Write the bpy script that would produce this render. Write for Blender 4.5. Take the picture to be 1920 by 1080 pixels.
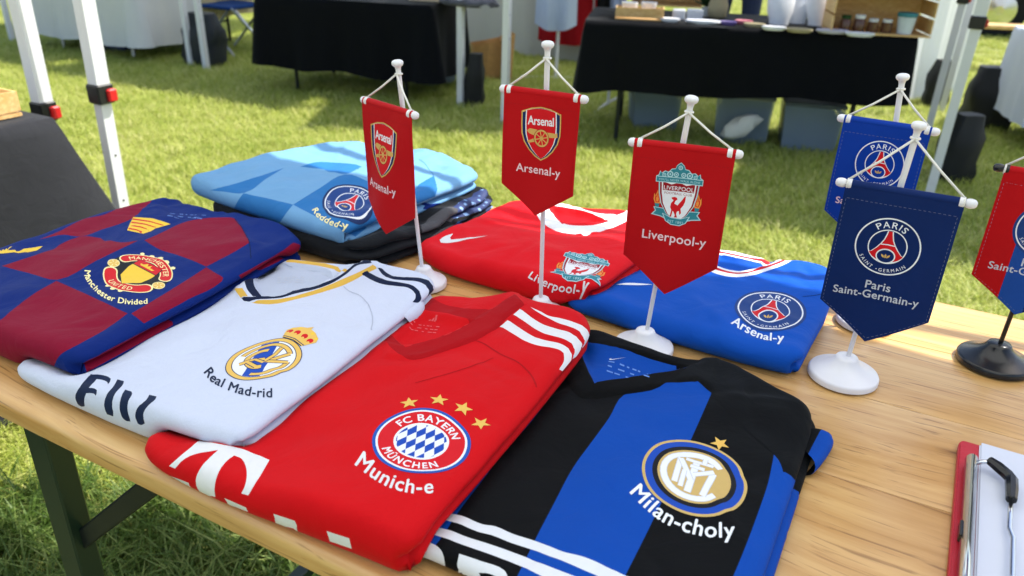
import bpy, bmesh, math, random
import numpy as np
from mathutils import Vector, Matrix
from mathutils.geometry import delaunay_2d_cdt

# ------------------------------------------------------------------ camera, sky, sun, exposure
scene = bpy.context.scene
for o in list(bpy.data.objects): bpy.data.objects.remove(o)
FPX = 1440.0                       # focal length in pixels of the 1920 wide photograph
CAMZ, TZ = 1.24, 0.79              # eye height, height of the wooden table top
RC = np.array([[0.88021396, 0.23111437, -0.41449914],
               [0.47374172, -0.37610223, 0.79631394],
               [0.02814554, -0.89729218, -0.44053895]])   # columns: image right, image down, view direction
CP = np.array([0.0, 0.0, CAMZ])
cam_data = bpy.data.cameras.new('camera'); cam = bpy.data.objects.new('camera', cam_data)
scene.collection.objects.link(cam); scene.camera = cam
cam_data.sensor_width = 36.0; cam_data.lens = FPX / 1920 * 36.0
cam_data.clip_start = 0.02; cam_data.clip_end = 600
m = Matrix.Identity(4)
for i in range(3):
    m[i][0] = RC[i, 0]; m[i][1] = -RC[i, 1]; m[i][2] = -RC[i, 2]; m[i][3] = CP[i]
cam.matrix_world = m
cam_data.dof.use_dof = True; cam_data.dof.focus_distance = 0.80; cam_data.dof.aperture_fstop = 7.5

SUN = Vector((0.45, 0.42, 1.0)).normalized()      # towards the sun
world = bpy.data.worlds.new('World'); scene.world = world; world.use_nodes = True
wn = world.node_tree.nodes; wl = world.node_tree.links; wn.clear()
sky = wn.new('ShaderNodeTexSky'); sky.sky_type = 'NISHITA'; sky.sun_disc = False
sky.sun_elevation = math.asin(SUN.z); sky.sun_rotation = math.atan2(SUN.x, SUN.y)
sky.air_density = 1.0; sky.dust_density = 1.5; sky.ozone_density = 1.0
bg = wn.new('ShaderNodeBackground'); bg.inputs['Strength'].default_value = 0.13
wo = wn.new('ShaderNodeOutputWorld'); wl.new(sky.outputs[0], bg.inputs[0]); wl.new(bg.outputs[0], wo.inputs[0])
sun_data = bpy.data.lights.new('sun', 'SUN'); sun_data.energy = 4.5; sun_data.angle = math.radians(0.53)
sun_data.color = (1.0, 0.95, 0.87)
sun = bpy.data.objects.new('sun', sun_data); scene.collection.objects.link(sun)
sun.rotation_euler = SUN.to_track_quat('Z', 'Y').to_euler()
sun.location = (3, 3, 8)
vs = scene.view_settings
vs.view_transform = 'Standard'; vs.look = 'None'; vs.exposure = 0.85; vs.gamma = 1.0; vs.use_curve_mapping = False

COL = scene.collection
rng = np.random.default_rng(7)
random.seed(7)

# ------------------------------------------------------------------ photo pixel <-> place
def ray(px, py): return RC @ np.array([px - 960.0, py - 540.0, FPX])
def at_z(px, py, z):
    r = ray(px, py); return CP + r * ((z - CAMZ) / r[2])
def at_dir(px, py, P):                 # point above/below the place P (x, y) that shows at the pixel
    r = ray(px, py); t = (P[0]*r[0] + P[1]*r[1]) / (r[0]**2 + r[1]**2); return CP + r*t
def project(P):
    c = (np.atleast_2d(P) - CP) @ RC
    return np.stack([960 + FPX*c[:, 0]/c[:, 2], 540 + FPX*c[:, 1]/c[:, 2], c[:, 2]], 1)
def K(ox, oy, s, pts): return [(ox + x/s, oy + y/s) for x, y in pts]     # enlarged view -> pixel

# ------------------------------------------------------------------ materials
MATS = {}
def lin(h):
    if isinstance(h, str):
        h = h.lstrip('#'); c = [int(h[i:i+2], 16)/255 for i in (0, 2, 4)]
        c = [x/12.92 if x <= .04045 else ((x+.055)/1.055)**2.4 for x in c]
        return (*c, 1)
    return (*h, 1)
def N(nt, t, **kw):
    n = nt.nodes.new(t)
    for k, v in kw.items():
        if k in n.inputs.keys(): n.inputs[k].default_value = v
        else: setattr(n, k, v)
    return n
def base_mat(name):
    mt = bpy.data.materials.new(name); mt.use_nodes = True; MATS[name] = mt
    nt = mt.node_tree; b = nt.nodes['Principled BSDF']; return mt, nt, b
def plain(name, col, rough=.5, metal=0., spec=.5, var=.06, scale=30., bump=0., coat=0., sss=0., trans=0.):
    if name in MATS: return MATS[name]
    mt, nt, b = base_mat(name); L = nt.links.new
    tc = N(nt, 'ShaderNodeTexCoord'); nz = N(nt, 'ShaderNodeTexNoise'); nz.inputs['Scale'].default_value = scale
    nz.inputs['Detail'].default_value = 4
    L(tc.outputs['Object'], nz.inputs['Vector'])
    mx = N(nt, 'ShaderNodeMix', data_type='RGBA'); c = lin(col)
    mx.inputs[6].default_value = tuple(x*(1-var) for x in c[:3]) + (1,); mx.inputs[7].default_value = tuple(min(1, x*(1+var)) for x in c[:3]) + (1,)
    L(nz.outputs['Fac'], mx.inputs[0]); L(mx.outputs[2], b.inputs['Base Color'])
    b.inputs['Roughness'].default_value = rough; b.inputs['Metallic'].default_value = metal
    b.inputs['Specular IOR Level'].default_value = spec; b.inputs['Coat Weight'].default_value = coat
    if sss: b.inputs['Subsurface Weight'].default_value = sss; b.inputs['Subsurface Radius'].default_value = (.004, .004, .004)
    if trans: b.inputs['Transmission Weight'].default_value = trans
    if bump:
        bp = N(nt, 'ShaderNodeBump'); bp.inputs['Strength'].default_value = bump; bp.inputs['Distance'].default_value = .002
        L(nz.outputs['Fac'], bp.inputs['Height']); L(bp.outputs[0], b.inputs['Normal'])
    return mt
def fabric(name, col, rough=.72, weave=1100., wob=.25, sheen=.06, var=.08, rib=False):
    """knitted polyester: faint mottling, fine knit relief, soft creases"""
    if name in MATS: return MATS[name]
    mt, nt, b = base_mat(name); L = nt.links.new
    tc = N(nt, 'ShaderNodeTexCoord')
    nz = N(nt, 'ShaderNodeTexNoise'); nz.inputs['Scale'].default_value = 14; nz.inputs['Detail'].default_value = 5; L(tc.outputs['Object'], nz.inputs['Vector'])
    mx = N(nt, 'ShaderNodeMix', data_type='RGBA'); c = lin(col)
    mx.inputs[6].default_value = tuple(x*(1-var) for x in c[:3]) + (1,); mx.inputs[7].default_value = tuple(min(1, x*(1+var)) for x in c[:3]) + (1,)
    L(nz.outputs['Fac'], mx.inputs[0])
    vo = N(nt, 'ShaderNodeTexVoronoi'); vo.inputs['Scale'].default_value = weave; L(tc.outputs['Object'], vo.inputs['Vector'])
    m2 = N(nt, 'ShaderNodeMix', data_type='RGBA', blend_type='MULTIPLY'); m2.inputs[0].default_value = .22
    L(mx.outputs[2], m2.inputs[6]); L(vo.outputs['Distance'], m2.inputs[7])
    mp = N(nt, 'ShaderNodeMapRange'); mp.inputs['From Max'].default_value = .8; mp.inputs['To Min'].default_value = 1.02; mp.inputs['To Max'].default_value = .95
    L(vo.outputs['Distance'], mp.inputs['Value'])
    mm = N(nt, 'ShaderNodeVectorMath', operation='SCALE'); L(mx.outputs[2], mm.inputs[0]); L(mp.outputs[0], mm.inputs['Scale'])
    L(mm.outputs[0], b.inputs['Base Color'])
    b.inputs['Roughness'].default_value = rough; b.inputs['Specular IOR Level'].default_value = .10
    b.inputs['Sheen Weight'].default_value = sheen*.3; b.inputs['Sheen Roughness'].default_value = .4
    b1 = N(nt, 'ShaderNodeBump'); b1.inputs['Strength'].default_value = wob; b1.inputs['Distance'].default_value = .007
    n2 = N(nt, 'ShaderNodeTexNoise'); n2.inputs['Scale'].default_value = 15; n2.inputs['Detail'].default_value = 4; n2.inputs['Roughness'].default_value = .55; n2.inputs['Distortion'].default_value = 2.2
    L(tc.outputs['Object'], n2.inputs['Vector']); L(n2.outputs['Fac'], b1.inputs['Height'])
    b2 = N(nt, 'ShaderNodeBump'); b2.inputs['Strength'].default_value = .04; b2.inputs['Distance'].default_value = .0005
    L(vo.outputs['Distance'], b2.inputs['Height']); L(b1.outputs[0], b2.inputs['Normal']); L(b2.outputs[0], b.inputs['Normal'])
    return mt
def ink(name, col, rough=.55): return plain(name, col, rough=rough, var=.05, scale=200., spec=.15)

# ------------------------------------------------------------------ object helpers
def tag(o, label=None, cat=None, group=None, kind=None):
    if label: o['label'] = label
    if cat: o['category'] = cat
    if group: o['group'] = group
    if kind: o['kind'] = kind
    return o
def empty(name, loc, label=None, cat=None, group=None, rz=0.):
    o = bpy.data.objects.new(name, None); COL.objects.link(o); o.location = loc; o.rotation_euler = (0, 0, rz)
    o.empty_display_size = .05
    return tag(o, label, cat, group)
def mesh_obj(name, V, F, mats, parent=None, midx=None, smooth=True):
    """V in world (parent None or Empty: converted to the parent's frame)"""
    V = np.asarray(V, float)
    me = bpy.data.meshes.new(name)
    if parent is not None:
        V = to_local(parent, V)
    me.from_pydata(V.tolist(), [], [tuple(int(i) for i in f) for f in F])
    for mt in (mats if isinstance(mats, (list, tuple)) else [mats]): me.materials.append(mt)
    if midx is not None: me.polygons.foreach_set('material_index', np.asarray(midx, np.int32))
    if smooth: me.polygons.foreach_set('use_smooth', np.ones(len(me.polygons), bool))
    me.update()
    o = bpy.data.objects.new(name, me); COL.objects.link(o)
    if parent is not None: o.parent = parent
    return o
def world_mat(o):
    M = Matrix.LocRotScale(o.location, o.rotation_euler, o.scale)
    return world_mat(o.parent) @ M if o.parent else M
def to_local(parent, V):
    I = np.array(world_mat(parent).inverted()); return V @ I[:3, :3].T + I[:3, 3]

class MB:
    """collects shapes into one mesh"""
    def __init__(s): s.V = []; s.F = []
    def add(s, V, F):
        n = len(s.V); s.V += [tuple(v) for v in V]; s.F += [tuple(i+n for i in f) for f in F]; return s
    def box(s, c, d, ex=(1, 0, 0), ey=(0, 1, 0), ez=(0, 0, 1), bev=0.):
        ex, ey, ez = (np.array(v, float) for v in (ex, ey, ez)); c = np.array(c, float); a, b2, h = d[0]/2, d[1]/2, d[2]/2
        if bev <= 0:
            P = [c + sx*a*ex + sy*b2*ey + sz*h*ez for sz in (-1, 1) for sx, sy in ((-1, -1), (1, -1), (1, 1), (-1, 1))]
            return s.add(P, [(3, 2, 1, 0), (4, 5, 6, 7), (0, 1, 5, 4), (1, 2, 6, 5), (2, 3, 7, 6), (3, 0, 4, 7)])
        bev = min(bev, a*.9, b2*.9, h*.9); P = []; rings = []
        for sz, k in ((-1, 1), (-1, 0), (1, 0), (1, 1)):
            z = sz*(h - (0 if k else bev)); ins = bev if k else 0; r = []
            for sx, sy in ((-1, -1), (1, -1), (1, 1), (-1, 1)):
                for first in (0, 1):
                    along = (sx*sy < 0) == (first == 0)
                    x = sx*(a-ins-(bev if along else 0)); y = sy*(b2-ins-(0 if along else bev))
                    r.append(len(P)); P.append(c + x*ex + y*ey + z*ez)
            rings.append(r)
        F = []
        for r0, r1 in zip(rings, rings[1:]):
            for i in range(8): F.append((r0[i], r0[(i+1) % 8], r1[(i+1) % 8], r1[i]))
        F.append(tuple(reversed(rings[0]))); F.append(tuple(rings[-1]))
        return s.add(P, F)
    def tube(s, pts, r, n=10, cap=True, sq=False):
        pts = [np.array(p, float) for p in pts]; rr = r if hasattr(r, '__len__') else [r]*len(pts); V = []; F = []
        t0 = pts[1]-pts[0]; t0 /= np.linalg.norm(t0)
        up = np.array([0, 0, 1.]) if abs(t0[2]) < .9 else np.array([1., 0, 0])
        for i, p in enumerate(pts):
            t = (pts[min(i+1, len(pts)-1)] - pts[max(i-1, 0)]); t /= (np.linalg.norm(t)+1e-12)
            x = np.cross(up, t); x /= (np.linalg.norm(x)+1e-12); y = np.cross(t, x); up = y if abs(t @ up) > .95 else up
            for k in range(n):
                a = 2*math.pi*(k + (.5 if sq else 0))/n; V.append(p + rr[i]*(math.cos(a)*x + math.sin(a)*y))
        for i in range(len(pts)-1):
            for k in range(n): F.append((i*n+k, i*n+(k+1) % n, (i+1)*n+(k+1) % n, (i+1)*n+k))
        if cap: F.append(tuple(range(n-1, -1, -1))); F.append(tuple((len(pts)-1)*n+k for k in range(n)))
        return s.add(V, F)
    def lathe(s, prof, c, axis=(0, 0, 1), n=40):
        ax = np.array(axis, float); ax /= np.linalg.norm(ax); t = np.array([1., 0, 0]) if abs(ax[0]) < .9 else np.array([0, 1., 0])
        x = np.cross(ax, t); x /= np.linalg.norm(x); y = np.cross(ax, x); V = []; F = []
        for r, h in prof:
            for k in range(n):
                a = 2*math.pi*k/n; V.append(np.array(c) + ax*h + r*(math.cos(a)*x + math.sin(a)*y))
        for i in range(len(prof)-1):
            for k in range(n): F.append((i*n+k, i*n+(k+1) % n, (i+1)*n+(k+1) % n, (i+1)*n+k))
        F.append(tuple(range(n-1, -1, -1))); F.append(tuple((len(prof)-1)*n+k for k in range(n)))
        return s.add(V, F)
    def build(s, name, mat, parent=None, smooth=False, auto=None):
        o = mesh_obj(name, s.V, s.F, mat, parent, smooth=smooth or auto is not None)
        if auto is not None: sharp(o, auto)
        return o
def sharp(o, deg=35):
    bm = bmesh.new(); bm.from_mesh(o.data); bmesh.ops.recalc_face_normals(bm, faces=bm.faces)
    for e in bm.edges:
        if len(e.link_faces) == 2 and e.calc_face_angle(0) > math.radians(deg): e.smooth = False
    bm.to_mesh(o.data); bm.free()

# ------------------------------------------------------------------ 2D helpers
def inside(P, poly):
    P = np.atleast_2d(P); poly = np.asarray(poly, float); out = np.zeros(len(P), bool); lo, hi = poly.min(0), poly.max(0)
    k = np.nonzero((P[:, 0] >= lo[0]) & (P[:, 0] <= hi[0]) & (P[:, 1] >= lo[1]) & (P[:, 1] <= hi[1]))[0]
    if not len(k): return out
    x, y = P[k, 0], P[k, 1]; o = np.argsort(y); ys = y[o]; xs = x[o]; c = np.zeros(len(k), bool)
    x1, y1 = poly[:, 0], poly[:, 1]; x2, y2 = np.roll(x1, -1), np.roll(y1, -1)
    i0 = np.searchsorted(ys, np.minimum(y1, y2), 'left'); i1 = np.searchsorted(ys, np.maximum(y1, y2), 'left')
    for a, b, d, e, s0, s1 in zip(x1, y1, x2, y2, i0, i1):
        if s1 > s0: c[s0:s1] ^= xs[s0:s1] < (d-a)*(ys[s0:s1]-b)/(e-b) + a
    out[k[o]] = c
    return out
def nearest(P, poly):
    """nearest point on closed polyline: (distance, point, index)"""
    A = np.asarray(poly, float); n = len(A); A0 = A.mean(0); Q = np.asarray(P, float); best = np.full(len(Q), 1e9); pt = np.zeros((len(Q), 2)); I = np.zeros(len(Q), int)
    A32 = (A-A0).astype(np.float32); q2 = (A32**2).sum(1); k = np.empty(len(Q), int)
    for s in range(0, len(Q), 8000):
        k[s:s+8000] = (q2[None]-2*((Q[s:s+8000]-A0).astype(np.float32)@A32.T)).argmin(1)
    for off in (-2, -1, 0, 1):
        i = (k+off) % n; a = A[i]; d = A[(i+1) % n]-a; t = np.clip(((Q-a)*d).sum(1)/((d**2).sum(1)+1e-18), 0, 1); q = a+t[:, None]*d
        dd = np.hypot(Q[:, 0]-q[:, 0], Q[:, 1]-q[:, 1]); m_ = dd < best; best[m_] = dd[m_]; pt[m_] = q[m_]; I[m_] = i[m_]
    return best, pt, I
def sdist(P, poly):
    d, _, _ = nearest(P, poly); return np.where(inside(P, poly), d, -d)
def sstep(a, b, x):
    t = np.clip((x-a)/(b-a), 0, 1); return t*t*(3-2*t)
def chaikin(p, n=2):
    p = np.asarray(p, float)
    for _ in range(n):
        q = np.roll(p, -1, 0); p = np.stack([.75*p+.25*q, .25*p+.75*q], 1).reshape(-1, 2)
    return p
def densify(p, h, closed=True):
    p = np.asarray(p, float); out = []; n = len(p)
    for i in range(n if closed else n-1):
        a, b = p[i], p[(i+1) % n]; k = max(1, int(math.ceil(np.linalg.norm(b-a)/h)))
        for j in range(k): out.append(a+(b-a)*j/k)
    if not closed: out.append(p[-1])
    return np.array(out)
def resample(p, h):
    p = np.asarray(p, float); q = np.vstack([p, p[:1]]); s = np.r_[0, np.cumsum(np.linalg.norm(np.diff(q, axis=0), axis=1))]
    n = max(8, int(s[-1]/h)); t = np.linspace(0, s[-1], n, endpoint=False)
    return np.stack([np.interp(t, s, q[:, 0]), np.interp(t, s, q[:, 1])], 1)
def area(p):
    p = np.asarray(p); x, y = p[:, 0], p[:, 1]; return .5*np.sum(x*np.roll(y, -1)-np.roll(x, -1)*y)
def cdt(points, polys):
    V = [Vector((float(a), float(b))) for a, b in points]; E = []
    for p in polys:
        n = len(V); V += [Vector((float(a), float(b))) for a, b in p]; E += [(n+i, n+(i+1) % len(p)) for i in range(len(p))]
    r = delaunay_2d_cdt(V, E, [], 0, 1e-7, False)
    return np.array([(v.x, v.y) for v in r[0]]), np.array([tuple(f) for f in r[2] if len(f) == 3], int)
def fill(outlines, h):
    """even-odd filled triangles with inner points every h"""
    outs = [np.asarray(o, float) for o in outlines]; A = np.vstack(outs); lo, hi = A.min(0), A.max(0)
    pts = []
    if h:
        gx, gy = np.meshgrid(np.arange(lo[0], hi[0], h), np.arange(lo[1], hi[1], h)); g = np.stack([gx.ravel(), gy.ravel()], 1)
        c = np.zeros(len(g), bool)
        for o in outs: c ^= inside(g, o)
        pts = g[c]
        if len(pts): pts = pts[nearest(pts, outs[0])[0] > h*.35]
    V, F = cdt(pts, outs)
    if not len(F): return V, F
    cen = V[F].mean(1); c = np.zeros(len(cen), bool)
    for o in outs: c ^= inside(cen, o)
    return V, F[c]

# ------------------------------------------------------------------ lettering from the built-in font
_GL = {}
def glyph(ch, bold):
    k = (ch, bold)
    if k in _GL: return _GL[k]
    def get(s):
        cu = bpy.data.curves.new('glyph', 'FONT'); cu.body = s; cu.size = 1; cu.resolution_u = 4; cu.offset = bold
        o = bpy.data.objects.new('glyph', cu); COL.objects.link(o); dg = bpy.context.evaluated_depsgraph_get()
        me = o.evaluated_get(dg).to_mesh(); V = np.array([v.co[:2] for v in me.vertices]).reshape(-1, 2)
        me.calc_loop_triangles(); T = np.array([t.vertices[:] for t in me.loop_triangles], int).reshape(-1, 3)
        o.evaluated_get(dg).to_mesh_clear(); bpy.data.objects.remove(o); bpy.data.curves.remove(cu); return V, T
    V, T = get(ch) if ch != ' ' else (np.zeros((0, 2)), np.zeros((0, 3), int))
    a, _ = get('H'+ch+'H'); b, _ = get('HH'); adv = (a[:, 0].max()-a[:, 0].min())-(b[:, 0].max()-b[:, 0].min())
    _GL[k] = (V, T, adv); return _GL[k]
def loops_of(V, T):
    """closed outlines of a triangle patch"""
    cnt = {}
    for t in T:
        for a, b in ((t[0], t[1]), (t[1], t[2]), (t[2], t[0])): cnt[(min(a, b), max(a, b))] = cnt.get((min(a, b), max(a, b)), 0)+1
    adj = {}
    for (a, b), c in cnt.items():
        if c == 1: adj.setdefault(a, []).append(b); adj.setdefault(b, []).append(a)
    out = []; seen = set()
    for s0 in adj:
        if s0 in seen: continue
        lp = [s0]; seen.add(s0); cur = s0
        while True:
            nx = [q for q in adj[cur] if q not in seen]
            if not nx: break
            cur = nx[0]; seen.add(cur); lp.append(cur)
        if len(lp) > 2: out.append(np.asarray(lp, int))
    return out
_LP = {}
def text_w(s, bold=0., sp=0.):
    bold = 0.; return sum(glyph(c, bold)[2] for c in s) + sp*(len(s)-1)
def text_line(s, bold=0., sp=0.):
    """glyph triangles on the line y=0 from x=0"""
    x = 0.; out = []; bold = 0.
    for c in s:
        V, T, a = glyph(c, bold)
        if len(V): out.append((V+[x, 0], T))
        x += a+sp
    return out, x-sp
def text_arc(s, R, a_mid, size, bold=0., sp=0., flip=False, xs=1.):
    """on a circle of radius R round 0; flip: reads left to right along the bottom"""
    bold = 0.; w = text_w(s, bold, sp)*size*xs; out = []; x = -w/2
    for c in s:
        V, T, a = glyph(c, bold); adv = a*size*xs; mid = x+adv/2
        if len(V):
            g = (V*[xs, 1]*size) - [adv/2, 0]
            if flip:
                th = a_mid + mid/R; r = R - g[:, 1]; an = th + g[:, 0]/R
                P = np.stack([np.sin(an)*0+r*np.cos(an), r*np.sin(an)], 1)
            else:
                th = a_mid - mid/R; r = R + g[:, 1]; an = th - g[:, 0]/R
                P = np.stack([r*np.cos(an), r*np.sin(an)], 1)
            out.append((P, T))
        x += adv + sp*size*xs
    return out
def circ(r, n=48, c=(0, 0), sy=1., a0=0., a1=2*math.pi):
    full = abs(a1-a0-2*math.pi) < 1e-6; t = np.linspace(a0, a1, n, endpoint=not full)
    return np.stack([c[0]+r*np.cos(t), c[1]+r*sy*np.sin(t)], 1)
def arcband(r0, r1, a0, a1, n=24, cap=0.):
    a0, a1 = math.radians(a0), math.radians(a1); t = np.linspace(a0, a1, n); rm = (r0+r1)/2; h = (r1-r0)/2
    o = [(r1*math.cos(a), r1*math.sin(a)) for a in t]
    def capp(a, s):
        c = np.array([rm*math.cos(a), rm*math.sin(a)]); rd = np.array([math.cos(a), math.sin(a)]); tg = np.array([-math.sin(a), math.cos(a)])*s
        return [tuple(c+rd*h*math.cos(k)+tg*h*cap*math.sin(k)) for k in np.linspace(0, math.pi, 8)[1:-1]]
    if cap: o += capp(a1, 1)
    o += [(r0*math.cos(a), r0*math.sin(a)) for a in t[::-1]]
    if cap: o += capp(a0, -1)[::-1]
    return np.array(o)
def star(c, r, rot=0., k=.42):
    return np.array([(c[0]+rr*math.cos(rot+math.pi/2+i*math.pi/5), c[1]+rr*math.sin(rot+math.pi/2+i*math.pi/5)) for i in range(10) for rr in ((r if i % 2 == 0 else r*k),)])
def stroke(pts, w, closed=False):
    """thick line as a polygon"""
    p = np.asarray(pts, float); t = np.gradient(p, axis=0); t /= np.linalg.norm(t, axis=1)[:, None]+1e-12; nrm = np.stack([-t[:, 1], t[:, 0]], 1)
    w = np.asarray(w if hasattr(w, '__len__') else [w]*len(p))[:, None]/2
    return np.vstack([p+nrm*w, (p-nrm*w)[::-1]])

# ------------------------------------------------------------------ prints: a design is a list of (layer triangles, ink)
class Design:
    """flat print: shapes painted in order, each a list of closed outlines (even-odd)"""
    def __init__(s): s.items = []
    def poly(s, p, mat, h=0.12, holes=()):
        s.items.append(([np.asarray(p, float)]+[np.asarray(q, float) for q in holes], mat)); return s
    def glyphs(s, g, mat, w=0.):
        for P, T in g:
            key = (len(P), tuple(map(tuple, T[:6])), len(T))
            if key not in _LP: _LP[key] = loops_of(P, T)
            for dx, dy in ((0, 0), (w, 0), (-w, 0), (0, w), (0, -w)) if w else ((0, 0),): s.items.append(([P[l]+[dx, dy] for l in _LP[key]], mat))
        return s
    def text(s, st, x, y, size, mat, bold=0., sp=0., rot=0., xs=1., center=True):
        g, w = text_line(st, bold, sp); o = []
        for V, T in g:
            P = (V - [w/2 if center else 0, 0])*[size*xs, size]; c, q = math.cos(rot), math.sin(rot)
            o.append((P @ np.array([[c, q], [-q, c]]) + [x, y], T))
        return s.glyphs(o, mat, bold*size)
    def emit(s, name, fn, parent, e0=.00032, step=.0026):
        """fn(points, eps) -> world; one sheet, each face the colour of the topmost shape"""
        A = np.vstack([o for it, _ in s.items for o in it]); lo, hi = A.min(0), A.max(0); c = (lo+hi)/2
        sx = np.linalg.norm(fn(c[None]+[[1e-3, 0]], 0)-fn(c[None], 0))*1e3; sy = np.linalg.norm(fn(c[None]+[[0, 1e-3]], 0)-fn(c[None], 0))*1e3
        hx, hy = step/max(sx, 1e-6), step/max(sy, 1e-6); h = min(hx, hy)
        gx, gy = np.meshgrid(np.arange(lo[0]+hx/2, hi[0], hx), np.arange(lo[1]+hy/2, hi[1], hy)); g = np.stack([gx.ravel(), gy.ravel()], 1)
        cov = np.zeros(len(g), bool)
        for it, _ in s.items:
            k = np.zeros(len(g), bool)
            for o in it: k ^= inside(g, o)
            cov |= k
        V, F = cdt(g[cov], [densify(o, h) for it, _ in s.items for o in it])
        cen = V[F].mean(1); idx = np.full(len(F), -1)
        for i, (it, _) in enumerate(s.items):
            k = np.zeros(len(cen), bool)
            for o in it: k ^= inside(cen, o)
            idx[k] = i
        F = F[idx >= 0]; idx = idx[idx >= 0]; u, inv = np.unique(F, return_inverse=True); V = V[u]; F = inv.reshape(-1, 3)
        mats = []
        for _, m_ in s.items:
            if m_ not in mats: mats.append(m_)
        M = np.array([mats.index(m_) for _, m_ in s.items])[idx]
        W = fn(V, e0); U = fn(V, e0+.001)-W
        nz = np.cross(W[F[:, 1]]-W[F[:, 0]], W[F[:, 2]]-W[F[:, 0]]); bad = (nz*U[F[:, 0]]).sum(1) < 0; F[bad] = F[bad][:, ::-1]
        return mesh_obj(name, W, F, mats, parent, M, smooth=True)
def curvy(pts, lim=48., n=4):
    """rounds the gentle bends of an outline, keeps its corners"""
    p = np.asarray(pts, float); k = len(p); a = p-np.roll(p, 1, 0); b = np.roll(p, -1, 0)-p; la = np.linalg.norm(a, axis=1)+1e-9; lb = np.linalg.norm(b, axis=1)+1e-9
    ang = np.degrees(np.arccos(np.clip((a*b).sum(1)/la/lb, -1, 1))); soft = ang < lim; t = a/la[:, None]+b/lb[:, None]; t /= np.linalg.norm(t, axis=1)[:, None]+1e-9; out = []
    for i in range(k):
        j = (i+1) % k; d = p[j]-p[i]; L = lb[i]; m0 = t[i]*L if soft[i] else d; m1 = t[j]*L if soft[j] else d
        for q in range(n):
            x = q/n; out.append((2*x**3-3*x**2+1)*p[i]+(x**3-2*x**2+x)*m0+(-2*x**3+3*x**2)*p[j]+(x**3-x**2)*m1)
    return np.array(out)

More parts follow.
